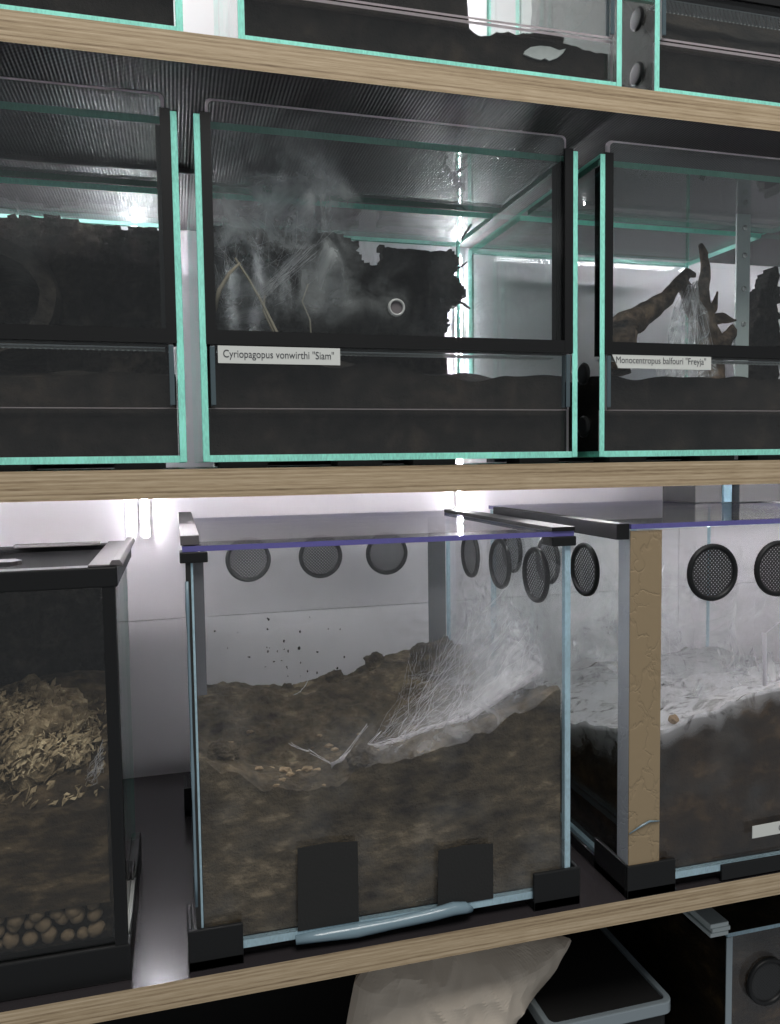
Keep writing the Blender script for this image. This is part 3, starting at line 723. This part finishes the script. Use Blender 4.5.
def prof(pts, x):
    if x <= pts[0][0]: return pts[0][1]
    for (a, b), (c, d) in zip(pts, pts[1:]):
        if x <= c:
            u = (x - a) / (c - a); u = u * u * (3 - 2 * u); return b + (d - b) * u
    return pts[-1][1]
BK = [(-.053, -.236), (.007, -.2375), (.05, -.244), (.075, -.2425), (.105, -.237), (.1516, -.224), (.19, -.214), (.215, -.206), (.2382, -.204)]
FR = [(-.053, -.218), (-.035, -.2255), (0, -.241), (.02, -.2475), (.04, -.243), (.07, -.236), (.1, -.2295), (.17, -.218), (.205, -.206), (.2382, -.190)]
def hC(x, y):
    v = min(1, max(0, (y - .017) / .275))
    s = v * v * (3 - 2 * v)
    z = prof(FR, x) * (1 - s) + prof(BK, x) * s
    z -= .034 * math.sin(PI * min(1, max(0, (v - .12) / .75))) ** 1.2
    z += .006 * nz3(x, y, 28) + .004 * nz3(x, y, 70, 3) + .002 * nz3(x, y, 170, 6)
    return z
soil(X0 + g + .0008, X1 - g - .0008, Y0 + g + .0012, Y1 - g - .0008, ZG + .0004, hC, 'soil_brown', 'brown soil mounded up towards the back of the large webbed glass tank', 120, 110)
# clods on the soil
for i, (x, y, r) in enumerate(((.0985, .27, .010), (.143, .272, .012), (.196, .262, .014), (.219, .25, .011), (.046, .275, .007), (.073, .03, .013), (.224, .12, .013), (.225, .06, .011), (-.035, .05, .012))):
    lab = ('brown clod on the crest of the back mound, first from its left foot', 'brown clod on the crest halfway up the back mound', 'large brown clod at the top of the back mound by the grey tape strip', 'brown clod in the back right corner of the webbed tank',
           'small brown clod at the low point of the rear soil line', 'rounded clod at the lower left end of the dense white web', 'dark clod rising through the web by the right pane', 'clod against the right pane near the front glass', 'reddish clod near the front left corner of the webbed tank')[i]
    z = hC(x, y)
    tag(MB().blob((x, y, z + r * .35), (r, r * .8, r * .75), .35, 1.6, 4, seed=i * 3).build('soil_clod', 'soil_brown', loc=(x, y, z)), lab, 'soil clod', 'soil clods in the webbed tank')

# white web in the cube tank
mb = MB(); fd = []
LOW = [Vector(p) for p in ((.046, .045, -.2525), (.075, .05, -.2415), (.11, .055, -.236), (.144, .055, -.229), (.171, .055, -.219), (.199, .05, -.2015), (.222, .045, -.187), (.2375, .045, -.178))]
UPP = [Vector(p) for p in ((.165, .262, -.217), (.19, .255, -.205), (.205, .245, -.195), (.218, .22, -.180), (.230, .185, -.160), (.2365, .15, -.146), (.2375, .115, -.140), (.2378, .08, -.146), (.2378, .055, -.158))]
def along(P, t):
    t = min(.9999, max(0, t)) * (len(P) - 1); i = int(t); return P[i].lerp(P[i + 1], t - i)
def sheet(u, v, s, sag):
    p = along(LOW, u).lerp(along(UPP, u), v); p.z -= sag * math.sin(PI * v) * (.6 + .4 * u)
    return p + Vector((.006 * noise.noise((u * 5, v * 5, s)), .008 * noise.noise((u * 5, v * 5, s + 4)), .007 * noise.noise((u * 6, v * 6, s + 9))))
for s, sag, a in ((1, .012, 1.25), (5, .004, 1.1), (9, .024, 1.1)):
    webgrid(lambda u, v: sheet(u, v, s, sag), 50, 40, None, lambda u, v: a * min(1, max(0, (u - .26) * 1.8)) * (1 if v < .8 else .3 + (1 - v) * 3.5), mb, fd)
# haze hanging on the right pane and up the back corner
webgrid(lambda u, v: (.2365 - .006 * abs(noise.noise((u * 4, v * 4, 2))), .02 + .24 * u, -.235 + .13 * v), 24, 24, None, lambda u, v: .8 * bell(u, p=.6) * bell(v, p=.9), mb, fd)
webgrid(lambda u, v: (.05 + .188 * u, .0165, prof(FR, .05 + .188 * u) - .012 + .05 * v), 50, 16, None, lambda u, v: .55 * bell(u, p=.7) * bell(v, p=.9), mb, fd)
webgrid(lambda u, v: (.13 + .11 * u, .2 + .02 * noise.noise((u * 4, v * 4, 2)), -.22 + .10 * v), 24, 24, None, lambda u, v: .35 * u * bell(v, p=.8), mb, fd)
n0 = len(mb.v)
LOW = [Vector((p.x, p.y, max(p.z, hC(p.x, p.y) + .0025))) for p in LOW]
for i in range(75):
    u = random.uniform(.15, 1); v = min(1, max(.1, u + random.gauss(.10, .26))); s = random.choice((.0, .004, .01, .018))
    strand(along(LOW, u) + Vector((0, random.uniform(-.012, .012), random.uniform(-.004, .004))), along(UPP, v) + Vector((0, random.uniform(-.02, .02), random.uniform(-.008, .008))), random.choice((.00004, .00006, .00008, .00014)), s, 9, 1, .0032)
for i in range(340):
    u = random.uniform(.15, .98); v = random.uniform(.02, .85)
    strand(sheet(u, v, 1, .012), sheet(min(1, max(0, u + random.uniform(-.1, .3))), min(1, max(0, v + random.uniform(-.15, .4))), 1, .012), random.uniform(.00004, .00012), .003, 5, 1, .002)
for i in range(16):    # bright lower rim of the sheet
    mb.tube([along(LOW, .02 + .93 * k / 24) + Vector((0, random.uniform(-.002, .002), random.uniform(-.0022, .0022) + .002 + .003 * noise.noise((i * .3, k * .5, 1)))) for k in range(25)], random.uniform(.0001, .00024), 3, 1)
for p, q in (((.05, .05, -.247), (.085, .06, -.215)), ((.06, .05, -.2465), (.095, .06, -.222)), ((.07, .04, -.242), (.079, .036, -.257)), ((.063, .045, -.2475), (.035, .06, -.232)), ((.144, .05, -.231), (.139, .04, -.246)), ((.035, .06, -.232), (.02, .07, -.228)),
             ((.06, .25, -.235), (.072, .24, -.205)), ((.06, .25, -.235), (.05, .25, -.240)), ((.215, .13, -.142), (.235, .12, -.118)), ((.20, .05, -.21), (.185, .04, -.262))):
    for k in range(3): strand(p, Vector(q) + Vector((random.uniform(-.002, .002), 0, random.uniform(-.002, .002))), .00014, .001, 6, 1, .001)
fd += [1.0] * (len(mb.v) - n0)
tag(mb.build('spider_web', ['web_sheet', 'strand'], smooth=True, loc=(.17, .1, -.22), fade=fd), 'white sheet web spanning the mound in the large tank with black corner feet', 'spider web')
# crumbs of soil stuck on the back pane: uncountable specks
mb = MB()
for i in range(34):
    x, z = random.gauss(.05, .035), random.choice((random.uniform(-.235, -.2), random.uniform(-.225, -.165)))
    if -.045 < x < .2: r = random.uniform(.0005, .0012); mb.blob((x, Y1 - g - .0008, z), (r * random.uniform(.6, 1.6), .0005, r * random.uniform(.6, 2)), .4, 2, 1, seed=i)
tag(mb.build('soil_specks', 'soil_dark', loc=(.05, Y1 - g, -.2)), 'dark specks of soil splashed on the back glass of the webbed tank', 'dirt', kind='stuff')
mb = MB()
for i in range(34):
    x, y = random.uniform(-.04, .12), random.uniform(.018, .2); r = random.uniform(.0012, .0032)
    mb.blob((x, y, hC(x, y) + r * .5), (r * 1.5, r, r * .7), .4, 2, 2, seed=i)
tag(mb.build('bark_crumbs', 'leaf', loc=(.04, .1, -.24)), 'pale crumbs scattered on the soil of the webbed tank', 'crumbs', kind='stuff')

# --- right tank with foil-taped corner post
X0, X1, Y0, Y1 = .2950, .600, .0030, .302
ZT = -.0552
t = thing('glass_tank', 'large glass tank with foil-taped corner post and thick web crust', 'tank', ((X0 + X1) / 2, Y0, ZC), 'large glass tanks')
MB().box(X0 + g, X1 - g, Y0, Y0 + g, ZG, ZT, 0, 'y').build('front_pane', G, t)
MB().box(X0 + g, X1 - g, Y1 - g, Y1, ZG, ZT, 0, 'y').build('back_pane', ['glass', 'edge_blue'], t)
MB().box(X0, X0 + g, Y0, Y1, ZG, ZT, 0, 'x').build('side_pane', ['glass', 'edge_blue'], t)
MB().box(X1 - g, X1, Y0, Y1, ZG, ZT, 0, 'x').build('side_pane', ['glass', 'edge_blue'], t)
MB().box(X0, X1, Y0, Y1, ZG - .006, ZG, 0, 'z').build('base_pane', ['glass', 'edge_blue'], t)
MB().box(.2935, .602, .0005, .304, -.0546, -.0505, 0, 'z').build('lid', ['glass', 'edge_violet'], t)
MB().box(.2816, .2932, .0025, .262, -.0632, -.0500).build('lid_rail', 'black', t, bevel=.0006)
mb = MB().box(.2938, .3232, Y0 - .0012, Y0 - .0002, -.3395, -.0562)
o = mb.build('corner_post', ['foil_front'], t); o['label'] = 'wrinkled front face of taped corner, reflected tan in its colour'
mb = MB().box(.2937, .2948, Y0 - .0002, .0195, -.3395, -.0562)
o = mb.build('corner_post', ['foil_side'], t); o['label'] = 'wrinkled silver side face of taped corner'
corner(t, .2918, .3385, -.0003 + .0003, .055, ZC, -.3388, -1)
corner(t, .2918, .3385, .265, .3065, ZC, -.3388, -1)
corner(t, .56, .606, .0, .045, ZC, -.3388, 1)
MB().box(.2918, .2948, .055, .265, ZC + .001, -.3555).build('bottom_rail', 'black', t, bevel=.0005)
MB().box(.385, .56, -.0004 + .0008, .0028, -.3655, -.3520).build('bottom_rail', 'black', t, bevel=.0005)
for x in (.3725, .4395): vent(t, (x, Y0, -.0942), 'y')
for y in (.0763, .1500, .2366): vent(t, (X0 + .0, y, -.0975), 'x')
l = MB().prism([(.4176, -.3332), (.49, -.3318), (.49, -.3206), (.4176, -.3222)], Y0 - .0007, Y0 - .0001).build('name_label', 'paper', t)
l['label'] = 'blank-looking white paper strip'
text('printed_text', 'C', .4452, -.3298, Y0 - .0009, .005, 'ink', l, height=.0078)
# loose silicone thread over the foil
MB().tube([(.2935, .001, -.311), (.305, .0008, -.3055), (.313, .0008, -.3025), (.3225, .0008, -.3035)], [.0004, .0009, .0009, .0004], 8, 0, .3).build('silicone_seam', 'silicone', t, smooth=True)

FC = [(.3, -.2275), (.33, -.2325), (.37, -.2215), (.40, -.2105), (.45, -.2045), (.6, -.196)]
def hR(x, y):
    v = (y - .01) / .29
    return prof(FC, x) - .012 * math.sin(PI * min(1, max(0, v))) - .045 * v + .004 * nz3(x, y, 40) + .002 * nz3(x, y, 110, 2)
soil(X0 + g + .0008, X1 - g - .0008, Y0 + g + .0014, Y1 - g - .0008, ZG + .0004, hR, 'soil_cr', 'dark brown soil in the tank with the foil-taped corner', 100, 80)
MB_ = None
mb = MB(); fd = []
webgrid(lambda u, v: (.3015 + .29 * u, .0105 + .28 * v, hR(.3015 + .29 * u, .0105 + .28 * v) + .0022 + .002 * noise.noise((u * 9, v * 9, 3))), 90, 60, None, lambda u, v: 1.0, mb, fd)
# the crust folds down inside the front pane and the left pane
webgrid(lambda u, v: (.3015 + .29 * u, .0089, hR(.3015 + .29 * u, .0095) + .003 - (.018 + .014 * noise.noise((u * 22, 2, 2))) * v), 90, 10, None, lambda u, v: 1 - v, mb, fd)
webgrid(lambda u, v: (.3005, .012 + .27 * u, hR(.3005, .012 + .27 * u) + .003 - (.03 + .014 * noise.noise((u * 14, 2, 6))) * v), 60, 10, None, lambda u, v: 1 - v, mb, fd)
k0 = len(mb.f)
for yy, s, a in ((.06, 1, .75), (.13, 5, .8), (.2, 9, .8)):
    webgrid(lambda u, v: (.302 + .2 * u, yy + .03 * noise.noise((u * 4, v * 4, s)), -.222 + .14 * v), 36, 26, None, lambda u, v: a * (1 - v) ** .7 * min(1, u * 6 + .2), mb, fd)
k1 = len(mb.f)
for k in range(k0, k1): mb.m[k] = 2
n0 = len(mb.v)
for i in range(60):
    x = random.uniform(.305, .48); strand((x, random.uniform(.02, .2), -.218), (x + random.uniform(-.04, .03), random.uniform(.02, .2), random.uniform(-.19, -.1)), random.uniform(.00004, .0001), .0, 5)
for p, q in (((.345, .03, -.09), (.327, .02, -.118)), ((.465, .05, -.165), (.49, .05, -.15)), ((.4555, .05, -.175), (.462, .05, -.2)), ((.383, .012, -.243), (.381, .011, -.256)), ((.3365, .012, -.228), (.334, .011, -.256))):
    for k in range(4): strand(p, q, .0002, .001, 6, 1, .0008)
fd += [1.0] * (len(mb.v) - n0)
tag(mb.build('spider_web', ['web_crust', 'strand', 'web_haze'], smooth=True, loc=(.42, .12, -.22), fade=fd), 'thick white web crust and haze in the tank with the foil-taped corner', 'spider web')
tag(MB().tube([(.4672, .05, -.163), (.4685, .05, -.185), (.4690, .05, -.205), (.4690, .05, -.232)], [.0024, .0018, .0019, .002], 9, 0, .2).build('stick', 'strand', smooth=True, loc=(.469, .05, -.232)), 'web-wrapped white upright stick by the right edge of the picture', 'stick')
tag(MB().blob((.3475, .018, -.2235), (.0045, .004, .004), .25, 2, 3).build('soil_clod', 'pale', loc=(.3475, .018, -.228)), 'tan clod sitting on the web crust near the foil-taped post', 'soil clod')
# dark tub with a pale blue corner standing on the lid
t = thing('storage_tub', 'dark plastic tub with pale blue corner on the lid of the foil-taped tank', 'tub', (.57, .26, -.0504))
MB().box(.520, .5575, .226, .29, -.0503, -.022).build('tub_side', 'tub', t, bevel=.001)
MB().box(.5578, .5695, .224, .236, -.0503, -.022).build('tub_corner', 'cyan', t, bevel=.001)
MB().box(.5698, .70, .212, .29, -.0503, -.022).build('tub_front', 'tub', t, bevel=.001)

# --- black framed terrarium on the left
X0, X1, Y0, Y1 = -.425, -.1052, .0102, .190
t = thing('framed_terrarium', 'black framed glass terrarium with leaf litter and clay pebbles', 'terrarium', ((X0 + X1) / 2, Y0, ZC))
def frame_ring(z0, z1, name, w=.014, x1=X1):
    mb = MB().box(X0, x1, Y0, Y0 + w, z0, z1).box(X0, x1, Y1 - w, Y1, z0, z1)
    mb.box(X0, X0 + w, Y0 + w, Y1 - w, z0, z1).box(x1 - w, x1, Y0 + w, Y1 - w, z0, z1)
    return mb.build(name, 'black', t, bevel=.0012)
frame_ring(-.0815, -.0670, 'top_frame')
frame_ring(ZC + .0002, -.3402, 'bottom_frame')
for x in (X0, X1 - .0105):
    for y in (Y0 + .0005, Y1 - .0105):
        if x > X0 and y > .1: continue
        MB().box(x, x + .0085, y, y + .010, -.3402, -.0815).build('corner_strip', 'black', t)
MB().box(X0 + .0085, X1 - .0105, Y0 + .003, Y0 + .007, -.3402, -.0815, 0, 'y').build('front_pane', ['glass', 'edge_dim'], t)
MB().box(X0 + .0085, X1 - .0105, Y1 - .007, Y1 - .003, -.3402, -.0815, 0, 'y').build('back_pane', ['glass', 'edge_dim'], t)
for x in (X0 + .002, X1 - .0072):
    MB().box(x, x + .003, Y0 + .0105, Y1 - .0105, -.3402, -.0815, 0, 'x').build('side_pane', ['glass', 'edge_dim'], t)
MB().box(X0 + .014, X1 - .014, Y0 + .014, Y1 - .014, -.0745, -.0715).build('mesh_top', 'mesh_black', t)
mb = MB().box(-.1245, -.1052, Y0 + .001, Y1 - .001, -.0669, -.0655)
mb.prism([(-.1105, -.0669), (-.1015, -.0669), (-.1015, -.0655), (-.1035, -.0625), (-.1085, -.0625), (-.1105, -.0655)], Y0 + .001, Y1 - .001)
mb.build('side_rail', 'grey_plastic', t, bevel=.0005)
MB().prism([(-.26, .035), (-.178, .035), (-.174, .04), (-.172, .046), (-.178, .056), (-.26, .056)], -.0669, -.0635, axis='z').build('lid_latch', 'grey_plastic', t, bevel=.0006)
MB().box(-.20, -.13, .168, .176, -.0669, -.064).build('hinge', 'grey_plastic', t, bevel=.0006)
bk = MB().slab([(X0 + .02, -.33), (X0 + .02, -.086), (-.119, -.086), (-.119, -.33)], .160, .014, .0045, .010)
tag(bk.build('cork_bark', 'cork', loc=(-.26, .168, -.33)), 'dark rough cork panel at the back of the black framed terrarium', 'cork bark')
def hL(x, y):
    v = min(1, max(0, (y - .02) / .13)); return -.238 + .06 * v * v * (3 - 2 * v) + .006 * nz3(x, y, 30) + .004 * nz3(x, y, 80)
mb = MB().block(X0 + .009, X1 - .0135, .0182, .152, -.311, hL, 80, 60).box(X0 + .009, X1 - .0135, .036, .152, -.3665, -.3112)
tag(mb.build('substrate', 'soil_cl', loc=(-.26, .13, -.3665)), 'layered brown soil in the black framed terrarium', 'soil', kind='stuff')
# leaning bark with leaf litter
mb = MB()
mb.blob((-.185, .085, -.212), (.05, .042, .045), .35, 2.2, 5, seed=11)
mb.blob((-.145, .10, -.225), (.018, .03, .03), .35, 2.2, 4, seed=17)
tag(mb.build('bark_chunk', 'cork_tan', loc=(-.18, .1, -.25)), 'pale flaky bark chunk covered in leaf litter', 'bark')
mb = MB()
for i in range(2100):
    if i < 1800:
        a, b = random.uniform(0, 2 * PI), random.uniform(-.2, 1.2)
        p = Vector((-.185 + random.uniform(.9, 1.2) * .05 * math.cos(a) * math.cos(b), .085 - random.uniform(.9, 1.2) * .042 * abs(math.sin(a)) * math.cos(b), -.212 + random.uniform(.8, 1.15) * .045 * math.sin(b)))
    else:
        x, y = random.uniform(-.26, -.118), random.uniform(.025, .11); p = Vector((x, y, hL(x, y) + .003))
    if p.x > -.122 or p.y < .021 or p.y > .15: continue
    s = random.uniform(.0015, .0048)
    q = Vector((random.gauss(0, 1), random.gauss(0, 1), random.gauss(0, 1))).normalized()
    u = q.orthogonal().normalized(); w = q.cross(u)
    vs = [p + u * s, p + w * s * .5 + q * s * .2, p - u * s, p - w * s * .5 + q * s * .2]
    vs += [v + q * .0004 for v in vs]
    mb.add(vs, [(0, 1, 2, 3), (7, 6, 5, 4), (0, 4, 5, 1), (1, 5, 6, 2), (2, 6, 7, 3), (3, 7, 4, 0)])
tag(mb.build('leaf_litter', 'leaf', loc=(-.18, .09, -.22)), 'dry tan leaf flakes strewn over the bark chunk', 'leaf litter', kind='stuff')
mb = MB(); fd = []
for i in range(26): strand((-.130 + random.uniform(-.004, .004), .03, -.225 + random.uniform(-.004, .006)), (-.121 + random.uniform(-.001, .001), .03, -.205 + random.uniform(-.012, .012)), .0001, .0, 4, 0, .003)
tag(mb.build('spider_web', 'strand', smooth=True, loc=(-.122, .03, -.215)), 'small wisp of web in the black framed terrarium by its right post', 'spider web')
# clay pebbles: individual balls along the front glass
protos = []
for k in range(4):
    me = MB().blob((0, 0, 0), (1, .9, .88), .16, 1.3, 3, seed=k * 9)
    protos.append(me)
n = 0
pb = []
for row, z in enumerate((-.3345, -.3232, -.3155)):
    x = -.262 + (row % 2) * .006
    while x < -.1245:
        r = random.uniform(.0042, .0068)
        pb.append((x, .0265 - .001 * row + random.uniform(-.0005, .0008), z + random.uniform(-.002, .002), r)); x += r * 2.05
first = []
for x, y, z, r in pb:
    if not first or len(first) < 4:
        o = protos[len(first)].build('clay_pebble', 'clay', smooth=True); first.append(o)
    else:
        o = random.choice(first).copy(); COL.objects.link(o)
    o.location = (x, y, z); o.scale = (r, r * .95, r); o.rotation_euler = (random.uniform(0, 6), random.uniform(0, 6), random.uniform(0, 6))
    tag(o, 'tan clay pebble among others at the bottom of the black framed terrarium', 'pebble', 'clay pebbles in the black framed terrarium')

# pair of thin rods with a black loop on the frame ledge
t = thing('looped_rod', 'two thin pale rods ending in a black loop on the frame ledge beside the gap', 'looped_rod', (-.107, .06, -.3401))
for k in (-.0008, .0008):
    MB().tube([(-.1082, .0135, -.3389), (-.1078 + k, .05, -.3385), (-.1075 + k, .105, -.3375)], [.0007, .0011, .0009], 8).build('arm', 'knob', t, smooth=True)
MB().tube([(-.1076, .095, -.3368), (-.1087, .103, -.3350), (-.1083, .118, -.3340), (-.1070, .122, -.3345), (-.1062, .112, -.3352), (-.1070, .098, -.3366)], [.0012, .002, .0022, .0022, .002, .0012], 9).build('black_loop', 'black', t, smooth=True)

# ------------------------------------------------------------------ below the lowest visible board
t = thing('low_tank', 'dark lidded tank with bright rim below the lowest visible shelf', 'tank', (.292, .15, ZD))
def rr(x0, x1, y0, y1, r, n=6):
    p = []
    for cx, cy, a0 in ((x1 - r, y0 + r, -PI / 2), (x1 - r, y1 - r, 0), (x0 + r, y1 - r, PI / 2), (x0 + r, y0 + r, PI)):
        for k in range(n + 1):
            a = a0 + k * PI / 2 / n; p.append((cx + r * math.cos(a), cy + r * math.sin(a)))
    return p
ring = rr(.240, .369, .042, .33, .010)
mb = MB(); inner = rr(.246, .363, .048, .324, .006)
n = len(ring)
vs = [(x, y, -.500) for x, y in ring] + [(x, y, -.500) for x, y in inner] + [(x, y, -.512) for x, y in ring] + [(x, y, -.512) for x, y in inner]
fs = []
for i in range(n):
    j = (i + 1) % n
    fs += [(i, j, n + j, n + i), (2 * n + i, 3 * n + i, 3 * n + j, 2 * n + j), (i, 2 * n + i, 2 * n + j, j), (n + i, n + j, 3 * n + j, 3 * n + i)]
mb.add(vs, fs); mb.build('rim', 'chrome', t, bevel=.0012)
MB().prism(inner, -.5075, -.5035, axis='z').build('lid', 'wall_low', t)
MB().prism(rr(.244, .365, .046, .326, .008), ZD + .0002, -.5125, axis='z').build('body', 'black', t)
# paper bag standing beside it
mb = MB()
LEFT = [(-.7345, .085), (-.60, .070), (-.50, .0655), (-.455, .075), (-.430, .098), (-.4185, .13)]
RIGHT = [(-.7345, .208), (-.60, .2105), (-.56, .2135), (-.53, .222), (-.505, .236), (-.492, .258), (-.4545, .2880), (-.4515, .2835), (-.4375, .248), (-.4285, .22), (-.4185, .175)]
def side(P, z):
    for (a, b), (c, d) in zip(P, P[1:]):
        if z <= c: return b + (d - b) * (z - a) / (c - a)
    return P[-1][1]
def bag(u, v, s):
    z = -.7345 + .316 * v; xl, xr = side(LEFT, z), side(RIGHT, z)
    x = xl + (xr - xl) * u
    w = max(0, 1 - (2 * u - 1) ** 2) ** .6 * min(1, (1 - v) * 7) ** .6
    c = .010 * abs(noise.noise((x * 22, z * 22, s))) + .005 * abs(noise.noise((x * 55, z * 40, s + 2)))
    return (x, .088 + s * (.05 * w * (1 - .35 * max(0, (x - .2) / .09)) - c * min(1, w * 2)), z)
mb.grid(lambda u, v: bag(u, v, -1), 70, 110); mb.grid(lambda u, v: bag(u, v, 1), 70, 60)
tag(mb.build('paper_bag', 'bag', smooth=False, loc=(.14, .088, ZD)), 'crumpled pale paper bag under the lowest visible shelf', 'bag')
# tank with round vent on the far right
t = thing('vented_tank', 'glass tank with round black vent at the bottom right corner of the picture', 'tank', (.55, .05, ZD))
X0, X1, Y0, Y1, ZT = .431, .72, .05, .33, -.4545
MB().box(X0 + .004, X1 - .004, Y0, Y0 + .004, ZD + .005, ZT, 0, 'y').build('front_pane', G, t)
MB().box(X0, X0 + .004, Y0, Y1, ZD + .005, ZT, 0, 'x').build('side_pane', ['glass', 'edge_blue'], t)
MB().box(X1 - .004, X1, Y0, Y1, ZD + .005, ZT, 0, 'x').build('side_pane', ['glass', 'edge_blue'], t)
MB().box(X0 + .004, X1 - .004, Y1 - .004, Y1, ZD + .005, ZT, 0, 'y').build('back_pane', ['glass', 'edge_blue'], t)
MB().box(X0, X1, Y0, Y1, ZD + .0002, ZD + .0048, 0, 'z').build('base_pane', ['glass', 'edge_blue'], t)
MB().box(X0, X1, Y0 - .001, Y1, ZT + .0002, ZT + .004, 0, 'z').build('lid', ['glass', 'edge_blue'], t)
MB().box(X0 - .0012, X0 + .0055, Y0 - .0014, Y0 - .0004, ZD + .005, ZT).build('corner_strip', 'chrome', t)
vent(t, (.4775, Y0 - .0002, -.507), 'y', .0235)
mb = MB()
for k, (dx, dz) in enumerate(((0, 0), (.002, .0045), (0, .009))):
    mb.box(.4105 + dx, .4305 + dx, .047, .13, ZT + .0042 + dz, ZT + .0084 + dz)
mb.build('lid_rail', 'alu', t, bevel=.0006)['label'] = 'stepped pale grey rail'
soil(X0 + .0048, X1 - .0048, Y0 + .005, Y1 - .005, ZD + .0054, lambda x, y: -.475 + .01 * nz3(x, y, 20), 'soil_cr', 'brown soil inside the vented tank at the bottom right', 40, 40)

# ------------------------------------------------------------------ light
w = bpy.data.worlds.new('room'); S.world = w; w.use_nodes = True
bg = w.node_tree.nodes['Background']; bg.inputs[0].default_value = (.92, .96, 1, 1); bg.inputs[1].default_value = .27
def area(name, loc, aim, size, power, col=(1, .97, .93)):
    l = bpy.data.lights.new(name, 'AREA'); l.size = size; l.energy = power; l.color = col
    o = bpy.data.objects.new(name, l); COL.objects.link(o); o.location = loc
    o.rotation_euler = (Vector(aim) - Vector(loc)).to_track_quat('-Z', 'Y').to_euler()
area('ceiling_lamp', (.2, -1.15, 2.0), (.1, 0, -.1), 1.1, 52)

# ------------------------------------------------------------------ camera
yaw, pitch, roll = .26555, -.0648, -.01344
cy, sy, cp, sp = math.cos(yaw), math.sin(yaw), math.cos(pitch), math.sin(pitch)
f = Vector((sy * cp, cy * cp, sp)); r = Vector((cy, -sy, 0)); u = r.cross(f)
cr, sr = math.cos(roll), math.sin(roll)
r2, u2 = cr * r + sr * u, -sr * r + cr * u
cam = bpy.data.cameras.new('camera'); co = bpy.data.objects.new('camera', cam); COL.objects.link(co)
m = Matrix.Identity(4)
for i in range(3):
    m[i][0], m[i][1], m[i][2] = r2[i], u2[i], -f[i]
m[0][3], m[1][3], m[2][3] = -.06427, -.5655, .00373
co.matrix_world = m
cam.sensor_fit = 'VERTICAL'; cam.sensor_height = 24; cam.lens = 787.1 / 1024 * 24
cam.clip_start = .02
S.camera = co
S.view_settings.view_transform = 'Standard'; S.view_settings.look = 'None'
S.view_settings.gamma = 1; S.view_settings.use_curve_mapping = False; S.view_settings.exposure = 0
S.cycles.transparent_max_bounces = 64; S.cycles.max_bounces = 12; S.cycles.use_denoising = True
S.cycles.sample_clamp_indirect = 8
S.cycles.caustics_reflective = False; S.cycles.caustics_refractive = False
